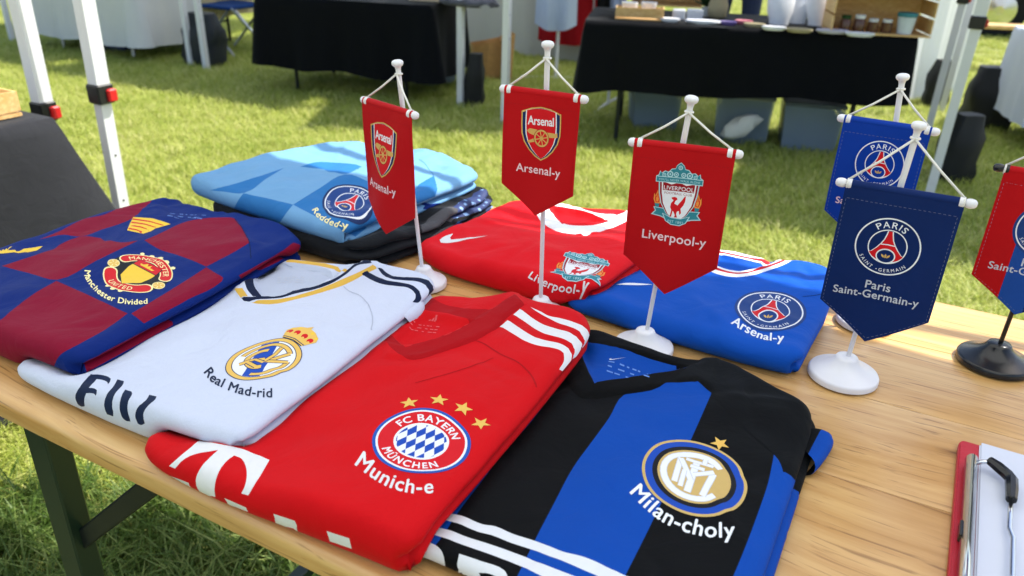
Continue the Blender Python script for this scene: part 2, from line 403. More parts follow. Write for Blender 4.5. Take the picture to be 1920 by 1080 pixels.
# ------------------------------------------------------------------ a folded garment
class Cloth:
    """footprint (world polygon) -> soft slab with rounded fold edges; every print lies on surf(p, eps)"""
    def __init__(s, foot, t, under=(), seed=0, zbase=TZ+.0015, groove=1., gdir=(1, 0), layers=(.55, .45), amp=1., smooth=1, lip=0., ridges=(), relief=(), h=.0042, sag=0., squash=()):
        s.squash = [(resample(np.asarray(q, float), .008), dz) for q, dz in squash]
        s.t = t; s.under = under; s.zb = zbase; s.groove = groove; s.gdir = np.array(gdir, float)/np.linalg.norm(gdir); s.layers = layers; s.h = h
        f = np.asarray(foot, float)[:, :2]
        if area(f) < 0: f = f[::-1]
        s.foot = resample(chaikin(f, smooth), .004)
        nr = s._normals(s.foot); O = s.foot - nr*(.42*t)
        for _ in range(2): O = .25*np.roll(O, 1, 0)+.5*O+.25*np.roll(O, -1, 0)
        s.O = resample(O, .004); s.L = math.pi*t/2*.98
        D = s.O + s._normals(s.O)*s.L; s.dom = resample(D, .0045)
        r = np.random.default_rng(seed); s.w = []
        for wl in (.19, .13, .09, .065, .045):
            for _ in range(2):
                a = r.uniform(0, math.pi); s.w.append((math.cos(a)*2*math.pi/wl, math.sin(a)*2*math.pi/wl, r.uniform(0, 6.28), amp*wl*.0050))
        s.lip = lip; s.ridges = []; s.relief = []; s.sag = sag; s.tree = None
        s.ridges_px = ridges; s.relief_px = relief
    def _normals(s, p):
        t = np.roll(p, -1, 0)-np.roll(p, 1, 0); t /= np.linalg.norm(t, axis=1)[:, None]+1e-12; return np.stack([t[:, 1], -t[:, 0]], 1)
    def base(s, p, tight=False):
        z = np.full(len(p), s.zb)
        for c, amt, soft in s.under:
            d = sdist(p, c.foot)
            z = z + amt*(sstep(-.02, .015, d) if tight else np.clip((d+soft)/(soft+.02), 0, 1))
        return z
    def wr(s, p):
        z = np.zeros(len(p))
        for a, b, ph, am in s.w: z += am*np.sin(a*p[:, 0]+b*p[:, 1]+ph+.8*np.sin(b*.6*p[:, 0]-a*.5*p[:, 1]))
        for (a, b, wd, hh) in s.ridges:
            d = b-a; L = np.linalg.norm(d); d = d/L; q = p-a; u = q@d; v = q@np.array([-d[1], d[0]])
            z += hh*np.exp(-(v/wd)**2)*sstep(-.02, .02, u)*sstep(-.02, .02, L-u)
        for poly, dz in s.squash: z += dz*sstep(-.012, .02, sdist(p, poly))
        for poly, dz, soft in s.relief: z += dz*sstep(-soft, soft, sdist(p, poly))
        return z
    def top(s, p):
        return s.base(p)+s.t+s.wr(p)
    def surf(s, P, eps=0.):
        P = np.atleast_2d(np.asarray(P, float)); out = np.zeros((len(P), 3)); ins = inside(P, s.O)
        if ins.any():
            p = P[ins]; out[ins, :2] = p; z = s.top(p)
            if eps: z = z+eps
            out[ins, 2] = z
        o = ~ins
        if o.any():
            p = P[o]; d, b, _ = nearest(p, s.O); n = (p-b)/(d[:, None]+1e-9); u = np.clip(d/s.L, 0, 1)
            zt = s.top(b); g = s.groove*sstep(.25, .8, n@s.gdir)
            th = math.pi*u; o1 = s.t/2*np.sin(th); h1 = (1+np.cos(th))/2; nx = np.sin(th); nz = np.cos(th)
            o2 = np.zeros_like(u); h2 = np.zeros_like(u); c0 = 0.; nx2 = np.zeros_like(u); nz2 = np.zeros_like(u)
            for fr in s.layers:
                k = (u >= c0-1e-9) & (u <= c0+fr+1e-9); tt = math.pi*np.clip((u[k]-c0)/fr, 0, 1)
                o2[k] = s.t/2*(fr**.5*1.15*np.sin(tt)**.6) - .42*s.t*(1-np.sin(tt)**.7)*(np.clip((u[k])/.12, 0, 1)) + (s.lip*np.sin(tt)**.5 if c0 > 0 else 0)
                h2[k] = 1-c0-fr*(1-np.cos(tt))/2; nx2[k] = np.sin(tt); nz2[k] = np.cos(tt)*.4; c0 += fr
            of = o1*(1-g)+o2*g; hh = h1*(1-g)+h2*g; nx = nx*(1-g)+nx2*g; nz = nz*(1-g)+nz2*g
            q = b+n*of[:, None]; zb = s.base(q, True)
            out[o, :2] = q; out[o, 2] = zb+hh*(zt-zb)
            if eps: out[o, :2] += n*(nx*eps)[:, None]; out[o, 2] += nz*eps
        return out
    def _grid(s):
        lo, hi = s.dom.min(0), s.dom.max(0); gx, gy = np.meshgrid(np.arange(lo[0], hi[0], .004), np.arange(lo[1], hi[1], .004))
        g = np.stack([gx.ravel(), gy.ravel()], 1); g = g[inside(g, s.dom)]
        s.gp = g; s.gq = project(s.surf(g)); s.tree = True
    def uv(s, px, py):
        """footprint-plane position of a photo pixel on the garment"""
        if s.tree is None: s._grid()
        d = np.hypot(s.gq[:, 0]-px, s.gq[:, 1]-py); k = np.argpartition(d, 40)[:40]; k = k[np.argsort(d[k])]
        if d[k[0]] > 9:
            z = s.zb+s.t+sum(a for _, a, _ in s.under)*.5
            for _ in range(4):
                P = at_z(px, py, z); z = float(s.top(P[None, :2])[0])
            return P[:2]
        c = k[d[k] < max(6., d[k[0]]*1.5)]; dm = s.gq[c, 2].min(); c = c[s.gq[c, 2] < dm+.012]; i = c[d[c].argmin()]
        nb = np.argpartition(((s.gp-s.gp[i])**2).sum(1), 9)[:9]
        A = np.c_[s.gq[nb, :2]-[px, py], np.ones(len(nb))]; w = np.linalg.lstsq(A, s.gp[nb], rcond=None)[0][2]
        return w if np.linalg.norm(w-s.gp[i]) < .009 else s.gp[i]
    def poly(s, pts, step=14., soft=True):
        return np.array([s.uv(*q) for q in densify(curvy(pts) if len(pts) > 4 and soft else pts, step)])
    def finish(s):
        s.ridges = [(s.uv(*a), s.uv(*b), wd*1.25, hh*.85) for a, b, wd, hh in s.ridges_px]
        s.relief = [(s.poly(q), dz, soft) for q, dz, soft in s.relief_px]; s.tree = None
        r = np.random.default_rng(len(s.O)); nr = s._normals(s.O)                       # small pulls running in from the folded edges
        for _ in range(22):
            i = r.integers(len(s.O)); a = s.O[i]-nr[i]*r.uniform(-.004, .02); an = r.uniform(-.9, .9); d = -nr[i]; d = np.array([d[0]*math.cos(an)-d[1]*math.sin(an), d[0]*math.sin(an)+d[1]*math.cos(an)])
            s.ridges.append((a, a+d*r.uniform(.035, .085), r.uniform(.005, .010), r.choice([-1, 1])*r.uniform(.0007, .0017)))
        return s
    def build(s, root, body, regions=(), part='body'):
        """regions: (polygon in p, material, part name) painted in order"""
        lo, hi = s.dom.min(0), s.dom.max(0); h = s.h; rows = np.arange(lo[1], hi[1], h*.866); pts = []
        for j, y in enumerate(rows):
            x = np.arange(lo[0]+(h/2 if j % 2 else 0), hi[0], h); pts.append(np.stack([x, np.full(len(x), y)], 1))
        pts = np.vstack(pts); pts = pts[inside(pts, s.O)]; pts = pts[nearest(pts, s.O)[0] > h*.4]; nr = s._normals(s.O)
        pts = np.vstack([pts]+[s.O+nr*(s.L*k/15) for k in range(15)]); pts = pts[inside(pts, s.dom)]
        keep = np.ones(len(pts), bool)
        polys = [densify(r[0], h) for r in regions]
        for q in polys: keep &= nearest(pts, q)[0] > h*.3
        V, F = cdt(pts[keep], [s.dom]+polys); cen = V[F].mean(1); k = inside(cen, s.dom); F = F[k]; cen = cen[k]
        a = V[F]; ar = (a[:, 1, 0]-a[:, 0, 0])*(a[:, 2, 1]-a[:, 0, 1])-(a[:, 1, 1]-a[:, 0, 1])*(a[:, 2, 0]-a[:, 0, 0]); F[ar < 0] = F[ar < 0][:, ::-1]
        idx = np.full(len(F), -1)
        for i, q in enumerate(polys): idx[inside(cen, q)] = i
        W = s.surf(V); groups = {part: [body]}; g = np.array([part]*len(F), dtype=object); mi = np.zeros(len(F), int)
        for i, (q, mat, pn) in enumerate(regions):
            if pn in ('sponsor_letter', 'sponsor_stripe', 'sleeve_stripe'): pn = '%s#%d' % (pn, i)
            lst = groups.setdefault(pn, [])
            if mat not in lst: lst.append(mat)
            m_ = idx == i; g[m_] = pn; mi[m_] = lst.index(mat)
        objs = {}
        for pn, mats in groups.items():
            m_ = g == pn
            if not m_.any(): continue
            f = F[m_]; u, inv = np.unique(f, return_inverse=True); objs[pn] = mesh_obj(pn.split('#')[0], W[u], inv.reshape(-1, 3), mats, root, mi[m_])
        return objs
    def frame(s, c, r, u):
        """print frame from the pixels of its centre, right end and top"""
        q = np.array([s.uv(*p) for p in (r, (2*c[0]-r[0], 2*c[1]-r[1]), u, (2*c[0]-u[0], 2*c[1]-u[1]))]); c0 = q.mean(0); A = np.stack([(q[0]-q[1])/2, (q[2]-q[3])/2])
        return lambda P, eps: s.surf(P@A + c0, eps)
def curve_text(cl, st, pts, mat, bold=.012, sp=.03, hs=1.):
    """lettering along a base line read off the photograph, laid on a garment glyph by glyph"""
    d = Design(); q = np.array(pts, float); n = len(q)
    s0 = np.r_[0, np.cumsum(np.linalg.norm(np.diff(q, axis=0), axis=1))]; t = np.linspace(0, s0[-1], 80); mt = np.gradient(q, s0, axis=0)
    i = np.clip(np.searchsorted(s0, t)-1, 0, n-2); hh = (s0[i+1]-s0[i])[:, None]; x = ((t-s0[i])[:, None])/hh
    q = (2*x**3-3*x**2+1)*q[i]+(x**3-2*x**2+x)*hh*mt[i]+(-2*x**3+3*x**2)*q[i+1]+(x**3-x**2)*hh*mt[i+1]
    for _ in range(6): q[1:-1] = .25*q[:-2]+.5*q[1:-1]+.25*q[2:]
    s0 = np.r_[0, np.cumsum(np.linalg.norm(np.diff(q, axis=0), axis=1))]; w = text_w(st, bold, sp); sc = s0[-1]/w
    g, _ = text_line(st, bold, sp); tan = np.gradient(q, axis=0); tan /= np.linalg.norm(tan, axis=1)[:, None]
    for V, T in g:
        x = V[:, 0]*sc; y = V[:, 1]*sc*hs; xm = (x.min()+x.max())/2
        b = np.array([np.interp(xm, s0, q[:, k]) for k in (0, 1)]); tg = np.array([np.interp(xm, s0, tan[:, k]) for k in (0, 1)]); nn = np.array([tg[1], -tg[0]])
        c0 = cl.uv(*b); e = 9.; J = np.stack([(cl.uv(b[0]+e, b[1])-cl.uv(b[0]-e, b[1]))/(2*e), (cl.uv(b[0], b[1]+e)-cl.uv(b[0], b[1]-e))/(2*e)])
        P = c0+((x-xm)[:, None]*tg+y[:, None]*nn)@J; d.glyphs([(P, T)], mat, bold*sc*.9*np.linalg.norm(J, axis=1).mean())
    return d

# ------------------------------------------------------------------ inks and fabrics
WHITE = ink('white print', '#dfe2e8'); GOLD = ink('gold print', '#c9a45c'); NAVY = ink('navy print', '#152a57'); RED = ink('red print', '#c8141f')
YEL = ink('yellow print', '#e6bf3c'); CREAM = ink('cream print', '#ece0a4'); BLK = ink('black print', '#15171c'); BLUE = ink('blue print', '#1b4fa6')
TEAL = ink('teal print', '#2f7d8c'); PTEAL = ink('pale teal print', '#a9ccd4'); ORANGE = ink('orange print', '#e08a3c'); DRED = ink('dark red print', '#8e1220')
MIDB = ink('crest navy', '#1a3a78'); PBLUE = ink('royal blue print', '#1846a8'); AMBER = ink('amber print', '#dcb35a'); LGREY = ink('pale grey print', '#b9bdc9'); PINK = ink('pale pink print', '#e3c4ca')

def crest_tower(bgm, rim=None):
    """round crest with lattice tower: ring, arched words, tower, lily"""
    d = Design()
    if rim is not None: d.poly(circ(1.09, 64), rim)
    d.poly(circ(1.0, 64), WHITE); d.poly(circ(.955, 64), bgm)
    d.poly(circ(.60, 48), WHITE); d.poly(circ(.565, 48), bgm)
    rr = .575
    def leg(o, extra=0.):      # outer curve of one side from top to the foot
        return [(o*(.055+extra), .545), (o*(.075+extra), .42), (o*(.12+extra), .24), (o*(.20+extra), .08), (o*(.31+extra), -.08), (o*(.44+extra*.8), -.22), (o*(.525), -.26)]
    R_ = leg(1, .035)+[(.50, -.30), (.42, -.40), (.30, -.50), (0, -.575), (-.30, -.50), (-.42, -.40), (-.50, -.30)]+leg(-1, .035)[::-1]
    d.poly(R_, WHITE, .1)
    R2 = leg(1)+[(.49, -.31), (.41, -.40), (.28, -.48), (0, -.50), (-.28, -.48), (-.41, -.40), (-.49, -.31)]+leg(-1)[::-1]
    d.poly(R2, RED, .1)
    d.poly(stroke([(-.21, .06), (0, .075), (.21, .06)], .035), WHITE, .1)
    d.poly(circ(.30, 32, (0, -.33), .86), WHITE); d.poly(circ(.262, 32, (0, -.335), .84), bgm)
    for dx, a in ((0, 0), (-.075, .7), (.075, -.7)):
        c, s_ = math.cos(a), math.sin(a); pt = [(0, .10), (.035, .03), (.018, -.05), (-.018, -.05), (-.035, .03)]
        d.poly([(dx+x*c-y*s_, -.35+x*s_+y*c) for x, y in pt], GOLD, .1)
    d.glyphs(text_arc('PARIS', .665, math.pi/2, .30, 0., .10), WHITE, 0.0029)
    d.glyphs(text_arc('SAINT', .90, math.radians(228), .165, .0, .22, True), WHITE); d.glyphs(text_arc('GERMAIN', .90, math.radians(291), .165, .0, .20, True), WHITE)
    d.poly(circ(.018, 8, (-.19, -.83)), WHITE)
    return d
def crest_cannon():
    """shield crest with cannon: gold rim, navy sides, word on top; x -1..1, tip y -1"""
    d = Design()
    def sh(k, top=0.):
        r = [(1, 1), (1.0, .5), (.98, .1), (.86, -.25), (.62, -.58), (.32, -.84), (0, -1.0)]
        pts = [(x*k, y*(k if y < 0 else 1)-top*(y > .9)) for x, y in r]; arch = [(-.5*k, 1.17-top), (0, 1.24-top), (.5*k, 1.17-top)]
        return pts[::1]+[(-x, y) for x, y in pts[-2::-1]]+arch
    d.poly(sh(1.03, -.03), GOLD, .2); d.poly(sh(.965, .02), NAVY, .2)
    inner = [(.74, 1.08), (.76, .5), (.74, .08), (.64, -.26), (.46, -.56), (.22, -.80), (0, -.94)]; L_ = [(-x, y) for x, y in inner[-2::-1]]
    d.poly([(x*1.07, y) for x, y in inner]+[(x*1.07, y) for x, y in L_]+[(-.4, 1.16), (0, 1.20), (.4, 1.16)], WHITE, .2)
    d.poly(inner+L_+[(-.4, 1.155), (0, 1.195), (.4, 1.155)], RED, .2)
    d.text('Arsenal', 0, .50, .52, WHITE, .02, -.02, xs=.88)
    # cannon: barrel, trail, wheel with spokes
    d.poly([(-.66, .28), (-.58, .33), (-.3, .31), (.2, .22), (.78, .20), (.84, .25), (.86, .05), (.78, .02), (.2, .0), (-.25, .02), (-.56, .10), (-.66, .16), (-.72, .22)], GOLD, .2)
    d.poly([(-.72, -.22), (-.40, -.10), (.0, .06), (.05, -.06), (-.36, -.24), (-.66, -.30)], GOLD, .2)
    d.poly(circ(.40, 32, (.02, -.06)), DRED); d.poly(circ(.375, 32, (.02, -.06)), GOLD); d.poly(circ(.30, 32, (.02, -.06)), RED)
    for k in range(4):
        a = k*math.pi/4+.2; c, q = math.cos(a), math.sin(a)
        d.poly(stroke([(.02-.31*c, -.06-.31*q), (.02, -.06), (.02+.31*c, -.06+.31*q)], .045), GOLD, .2)
    d.poly(circ(.09, 16, (.02, -.06)), GOLD)
    return d
def crest_bird():
    """shield with wading bird, gate on top, flames and ribbon"""
    d = Design()
    for sx in (-1, 1):                                # flames
        f = [(.72, -.28), (.66, -.05), (.74, .12), (.78, -.0), (.84, .30), (.92, .05), (.98, .15), (1.0, -.1), (.92, -.30)]
        d.poly([(x*sx, y) for x, y in f], ORANGE, .2); d.poly([(.84*sx+(x-.84*1)*sx*.62, -.1+(y+.1)*.7) for x, y in f], RED, .2)
        d.poly([(.84*sx+(x-.84)*sx*.36, -.12+(y+.12)*.5) for x, y in f], ORANGE, .2)
        d.poly([(.74*sx, -.28), (.94*sx, -.28), (.90*sx, -.45), (.76*sx, -.45)], TEAL, .2)
        d.poly([(.48*sx, -.46), (.98*sx, -.42), (.90*sx, -.58), (1.06*sx, -.76), (.66*sx, -.82), (.30*sx, -.95), (.28*sx, -.72)], PTEAL, .2)
        d.poly([(.50*sx, -.49), (.93*sx, -.45), (.85*sx, -.59), (.98*sx, -.73), (.66*sx, -.78), (.33*sx, -.90), (.31*sx, -.74)], TEAL, .2)
    sh = lambda k: [(.80*k, .72), (.76*k, .2), (.66*k, -.25), (.42*k, -.66), (.0, -1.0)]+[(-.42*k, -.66), (-.66*k, -.25), (-.76*k, .2), (-.80*k, .72)]
    d.poly(sh(1.06), PTEAL, .2); d.poly(sh(1.0), DRED, .2); d.poly(sh(.90), WHITE, .2)
    d.poly([(.66, .66), (.645, .30), (-.645, .30), (-.66, .66), (-.3, .56), (0, .68), (.3, .56)], DRED, .2)
    d.text('LIVERPOOL', 0, .335, .235, WHITE, .008, .02, xs=1.02); d.text('FOOTBALL CLUB', 0, .155, .135, DRED, .006, .04, xs=1.05)
    # bird: body, neck, wing, legs, tail
    d.poly([(-.26, .02), (-.14, .06), (-.04, .04), (.0, -.04), (-.08, -.10), (-.12, -.22), (.02, -.28), (.10, -.16), (.20, -.02), (.30, .14), (.33, .12), (.32, -.10), (.26, -.26), (.16, -.40), (.20, -.58), (.14, -.66), (.10, -.50), (.02, -.54), (-.0, -.66), (.06, -.78), (-.08, -.79), (-.05, -.70), (-.10, -.60), (-.16, -.52), (-.20, -.78), (-.34, -.79), (-.26, -.74), (-.22, -.50), (-.28, -.38), (-.26, -.22), (-.16, -.08), (-.24, -.04)], RED, .2)
    # ribbon
    d.poly([(-.60, -.66), (-.2, -.80), (.2, -.80), (.60, -.66), (.44, -.98), (.18, -1.12), (-.18, -1.12), (-.44, -.98)], PTEAL, .2)
    d.poly([(-.54, -.70), (-.2, -.835), (.2, -.835), (.54, -.70), (.41, -.96), (.17, -1.085), (-.17, -1.085), (-.41, -.96)], TEAL, .2)
    d.text('EST 1892', 0, -1.03, .155, PTEAL, .008, .08)
    # gate
    gate = [(-.94, .66), (.94, .66), (.94, .84), (.84, .90), (.80, 1.06), (.72, .98), (.60, 1.08), (.46, 1.04), (.34, 1.18), (.20, 1.20), (.14, 1.34), (0, 1.46), (-.14, 1.34), (-.20, 1.20), (-.34, 1.18), (-.46, 1.04), (-.60, 1.08), (-.72, .98), (-.80, 1.06), (-.84, .90), (-.94, .84)]
    d.poly([(x*1.03, y+(.03 if y > .8 else -.03)) for x, y in gate], PTEAL, .2); d.poly(gate, TEAL, .2)
    for x, y, r in ((-.40, .98, .13), (.40, .98, .13), (-.15, .98, .10), (.15, .98, .10), (-.64, .93, .08), (.64, .93, .08), (0, 1.27, .09)):
        d.poly(circ(r, 20, (x, y)), PTEAL, .2); d.poly(circ(r*.62, 16, (x, y)), TEAL, .2); d.poly(circ(r*.3, 10, (x, y)), PTEAL, .2)
    d.poly(stroke([(-.9, .855), (0, .86), (.9, .855)], .03), PTEAL, .2)
    d.text("YOU'LL NEVER WALK ALONE", 0, .70, .125, PTEAL, .004, .02)
    return d
def crest_lozenge():
    """red ring crest with blue and white lozenges"""
    d = Design(); d.poly(circ(1.0, 64), BLUE); d.poly(circ(.93, 64), WHITE); d.poly(circ(.885, 64), RED); d.poly(circ(.565, 48), WHITE)
    d.poly(circ(.515, 48), PBLUE)
    w, h, sk = .098, .40, .10
    for i in range(-7, 8):
        for j in range(-2, 3):
            cx, cy = i*2*w + j*sk - .03, j*h + .06
            r = clip_circle(np.array([(cx+sk/2, cy+h/2), (cx+w, cy), (cx-sk/2, cy-h/2), (cx-w, cy)]), .515)
            if r is not None: d.poly(r, WHITE, .2)
    d.glyphs(text_arc('FC BAYERN', .625, math.radians(86), .255, 0., .05), WHITE, 0.0057)
    d.glyphs(text_arc('MÜNCHEN', .825, math.radians(262), .255, 0., .10, True), WHITE, 0.0057)
    return d
def clip_circle(q, r, n=40):
    p = [tuple(a) for a in q]; 
    for k in range(n):
        a = 2*math.pi*k/n; nx, ny = math.cos(a), math.sin(a); out = []
        for i in range(len(p)):
            A, B = p[i], p[(i+1) % len(p)]; da, db = A[0]*nx+A[1]*ny-r, B[0]*nx+B[1]*ny-r
            if da <= 0: out.append(A)
            if (da <= 0) != (db <= 0):
                t = da/(da-db); out.append((A[0]+(B[0]-A[0])*t, A[1]+(B[1]-A[1])*t))
        p = out
        if len(p) < 3: return None
    return np.array(p)
def crest_ribbons():
    """two red ribbons with words round a yellow shield, two footballs"""
    d = Design()
    d.poly(circ(1.02, 40, (0, 0), .98), BLK)
    for dx, dy, r in ((-.30, 1.0, .09), (.0, 1.06, .10), (.30, 1.0, .09), (-.62, .92, .07), (.62, .92, .07), (-.26, -1.02, .08), (.26, -1.02, .08), (0, -1.07, .08)): d.poly(circ(r, 14, (dx, dy)), CREAM)
    d.poly(arcband(.66, 1.05, 22, 158, 30, 1.), CREAM); d.poly(arcband(.695, 1.015, 23, 157, 30, 1.), RED)
    d.poly(arcband(.62, 1.05, 212, 328, 30, 1.), CREAM); d.poly(arcband(.66, 1.01, 213, 327, 30, 1.), RED)
    d.glyphs(text_arc('MANCHESTER', .76, math.radians(90), .245, 0., .03), CREAM, 0.0027)
    d.glyphs(text_arc('UNITED', .935, math.radians(270), .26, 0., .09, True), CREAM, 0.0029)
    for sx in (-1, 1):
        d.poly(circ(.19, 24, (.90*sx, -.10)), CREAM); d.poly(circ(.165, 24, (.90*sx, -.10)), AMBER)
        for k in range(5):
            a = k*1.2566; d.poly(stroke([(.90*sx+.05*math.cos(a), -.10+.05*math.sin(a)), (.90*sx+.15*math.cos(a), -.10+.15*math.sin(a))], .025), CREAM)
    s_ = [(-.42, .62), (.42, .62), (.46, .1), (.40, -.34), (0, -.70), (-.40, -.34), (-.46, .1)]
    d.poly([(x*1.07, y*1.03) for x, y in s_], BLK); d.poly(s_, YEL)
    d.poly([(-.42, .62), (.42, .62), (.445, .30), (-.445, .30)], RED)
    d.poly([(-.22, .38), (.22, .38), (.28, .45), (.10, .44), (.10, .56), (.0, .45), (-.05, .57), (-.16, .46), (-.28, .46)], YEL, .15)
    d.poly(stroke([(-.45, .29), (0, .29), (.45, .29)], .035), BLK)
    return d
def crest_crown():
    """gold ring with monogram, blue sash and crown"""
    d = Design()
    d.poly(circ(1.03, 64), NAVY); d.poly(circ(1.005, 64), AMBER); d.poly(circ(.875, 64), NAVY); d.poly(circ(.85, 64), WHITE)
    d.poly(clip_circle([(-.78, .62), (-.38, .95), (.62, -.72), (.20, -1.0)], .84), PBLUE)
    def band(p, w): d.poly(stroke(p, w+.05), NAVY, .15); d.poly(stroke(p, w), AMBER, .15)
    arc = lambda r, a0, a1, c=(0, 0), n=24: [(c[0]+r*math.cos(math.radians(a)), c[1]+r*math.sin(math.radians(a))) for a in np.linspace(a0, a1, n)]
    band(arc(.70, 196, 52), .12); band(arc(.70, 22, -72), .12)                      # C opened at the right
    band(arc(.40, 112, 318, (-.08, -.02)), .13)                                    # inner letter
    band([(.43, .56), (.24, .16), (.06, -.06)], .11); band([(.06, -.06), (.30, .06), (.66, .26)], .10); band([(.02, .62), (.10, .30), (.06, -.06)], .10)
    band([(-.42, -.52), (-.24, -.20), (.0, .02)], .12); band([(-.2, -.14), (.10, -.12)], .10); band([(-.30, -.34), (.08, -.36)], .09)
    # crown above the ring
    d.poly([(-.46, 1.10), (-.40, 1.0), (0, 1.06), (.40, 1.0), (.46, 1.10), (.62, 1.36), (.54, 1.52), (.30, 1.64), (.08, 1.68), (0, 1.86), (-.08, 1.68), (-.30, 1.64), (-.54, 1.52), (-.62, 1.36)], AMBER, .15)
    d.poly(stroke([(-.43, 1.06), (0, 1.12), (.43, 1.06)], .03), NAVY, .15); d.poly(stroke([(-.38, 1.0), (0, 1.055), (.38, 1.0)], .03), BLK, .15)
    for x in (-.42, -.15, .15, .42): d.poly(circ(.10, 14, (x, 1.36-.3*x*x)), RED); d.poly(circ(.045, 10, (x, 1.28-.3*x*x)), AMBER)
    for x in (-.5, -.26, .26, .5): d.poly(circ(.055, 10, (x, 1.60-.5*x*x)), YEL)
    return d
def crest_monogram():
    """gold, blue and black rings round a gold disc with white monogram"""
    d = Design(); G2 = ink('pale gold print', '#c2a566')
    d.poly(circ(1.0, 64), G2); d.poly(circ(.94, 64), PBLUE); d.poly(circ(.80, 64), BLK); d.poly(circ(.70, 64), G2)
    def w(p, k): d.poly(stroke(p, k+.025), LGREY, .12); d.poly(stroke(p, k), WHITE, .12)
    arc = lambda r, a0, a1, n=26: [(r*math.cos(math.radians(a)), r*math.sin(math.radians(a))) for a in np.linspace(a0, a1, n)]
    w(arc(.585, 42, 322), .115)
    w([(-.02, -.47), (-.02, .42)], .12)
    w([(-.30, -.34), (-.34, .36)], .10); w([(-.34, .36), (-.02, -.18)], .10); w([(-.17, -.40), (-.19, .04)], .08)
    w([(.26, -.44), (.34, .20)], .11); w([(-.0, .0), (.34, .24)], .09)
    w([(-.24, .40), (.30, .40)], .09); w([(-.12, .22), (.16, .22)], .08); w([(.12, .40), (.12, .54)], .08)
    return d

# ------------------------------------------------------------------ wooden folding table
def wood(name, a, b, dark, scale=1., knots=True, rough=.32, coat=.25):
    mt, nt, bs = base_mat(name); L = nt.links.new
    tc = N(nt, 'ShaderNodeTexCoord'); oi = N(nt, 'ShaderNodeObjectInfo')
    ad = N(nt, 'ShaderNodeVectorMath', operation='ADD'); cb = N(nt, 'ShaderNodeCombineXYZ')
    mu = N(nt, 'ShaderNodeMath', operation='MULTIPLY'); mu.inputs[1].default_value = 7.; L(oi.outputs['Random'], mu.inputs[0]); L(mu.outputs[0], cb.inputs[0]); L(mu.outputs[0], cb.inputs[1])
    L(tc.outputs['Object'], ad.inputs[0]); L(cb.outputs[0], ad.inputs[1])
    wp = N(nt, 'ShaderNodeTexNoise'); wp.inputs['Scale'].default_value = 2.2*scale; wp.inputs['Detail'].default_value = 2; L(ad.outputs[0], wp.inputs['Vector'])
    mp = N(nt, 'ShaderNodeMapping'); mp.inputs['Scale'].default_value = (2.0*scale, 60*scale, 60*scale)
    w2 = N(nt, 'ShaderNodeMix', data_type='RGBA', blend_type='LINEAR_LIGHT'); w2.inputs[0].default_value = .035
    L(ad.outputs[0], w2.inputs[6]); L(wp.outputs['Color'], w2.inputs[7]); L(w2.outputs[2], mp.inputs[0])
    gr = N(nt, 'ShaderNodeTexNoise'); gr.inputs['Scale'].default_value = 1.; gr.inputs['Detail'].default_value = 6; gr.inputs['Roughness'].default_value = .62; L(mp.outputs[0], gr.inputs['Vector'])
    mp2 = N(nt, 'ShaderNodeMapping'); mp2.inputs['Scale'].default_value = (7.0*scale, 300*scale, 220*scale); L(w2.outputs[2], mp2.inputs[0])
    fi = N(nt, 'ShaderNodeTexNoise'); fi.inputs['Scale'].default_value = 1.; fi.inputs['Detail'].default_value = 3; L(mp2.outputs[0], fi.inputs['Vector'])
    cr = N(nt, 'ShaderNodeValToRGB'); e = cr.color_ramp.elements; e[0].position = .34; e[0].color = lin(a); e[1].position = .66; e[1].color = lin(b); L(gr.outputs['Fac'], cr.inputs[0])
    dk = N(nt, 'ShaderNodeValToRGB'); e = dk.color_ramp.elements; e[0].position = .58; e[0].color = (0, 0, 0, 1); e[1].position = .68; e[1].color = (1, 1, 1, 1); L(fi.outputs['Fac'], dk.inputs[0])
    ml = N(nt, 'ShaderNodeMath', operation='MULTIPLY'); ml.inputs[1].default_value = .62; L(dk.outputs[0], ml.inputs[0])
    m1 = N(nt, 'ShaderNodeMix', data_type='RGBA'); m1.inputs[7].default_value = lin(dark); L(ml.outputs[0], m1.inputs[0]); L(cr.outputs[0], m1.inputs[6])
    last = m1.outputs[2]
    if knots:
        mk = N(nt, 'ShaderNodeMapping'); mk.inputs['Scale'].default_value = (2.6, 6.5, 0.0); L(ad.outputs[0], mk.inputs[0])
        vo = N(nt, 'ShaderNodeTexVoronoi'); vo.inputs['Scale'].default_value = 1.; L(mk.outputs[0], vo.inputs['Vector'])
        kr = N(nt, 'ShaderNodeValToRGB'); e = kr.color_ramp.elements; e[0].position = .012; e[0].color = (.8, .8, .8, 1); e[1].position = .060; e[1].color = (0, 0, 0, 1)
        L(vo.outputs['Distance'], kr.inputs[0]); m3 = N(nt, 'ShaderNodeMix', data_type='RGBA'); m3.inputs[7].default_value = lin('#5d3517'); L(kr.outputs[0], m3.inputs[0]); L(last, m3.inputs[6]); last = m3.outputs[2]
    bl = N(nt, 'ShaderNodeTexNoise'); bl.inputs['Scale'].default_value = 5.; bl.inputs['Detail'].default_value = 3; L(ad.outputs[0], bl.inputs['Vector'])
    m4 = N(nt, 'ShaderNodeMix', data_type='RGBA', blend_type='OVERLAY'); m4.inputs[0].default_value = .35; L(last, m4.inputs[6]); L(bl.outputs['Fac'], m4.inputs[7])
    L(m4.outputs[2], bs.inputs['Base Color'])
    bs.inputs['Roughness'].default_value = rough; bs.inputs['Coat Weight'].default_value = coat; bs.inputs['Coat Roughness'].default_value = .25
    bp = N(nt, 'ShaderNodeBump'); bp.inputs['Strength'].default_value = .18; bp.inputs['Distance'].default_value = .001; L(fi.outputs['Fac'], bp.inputs['Height']); L(bp.outputs[0], bs.inputs['Normal'])
    return mt
WOOD = wood('varnished pine', '#ba8b4e', '#d2a96e', '#744719')
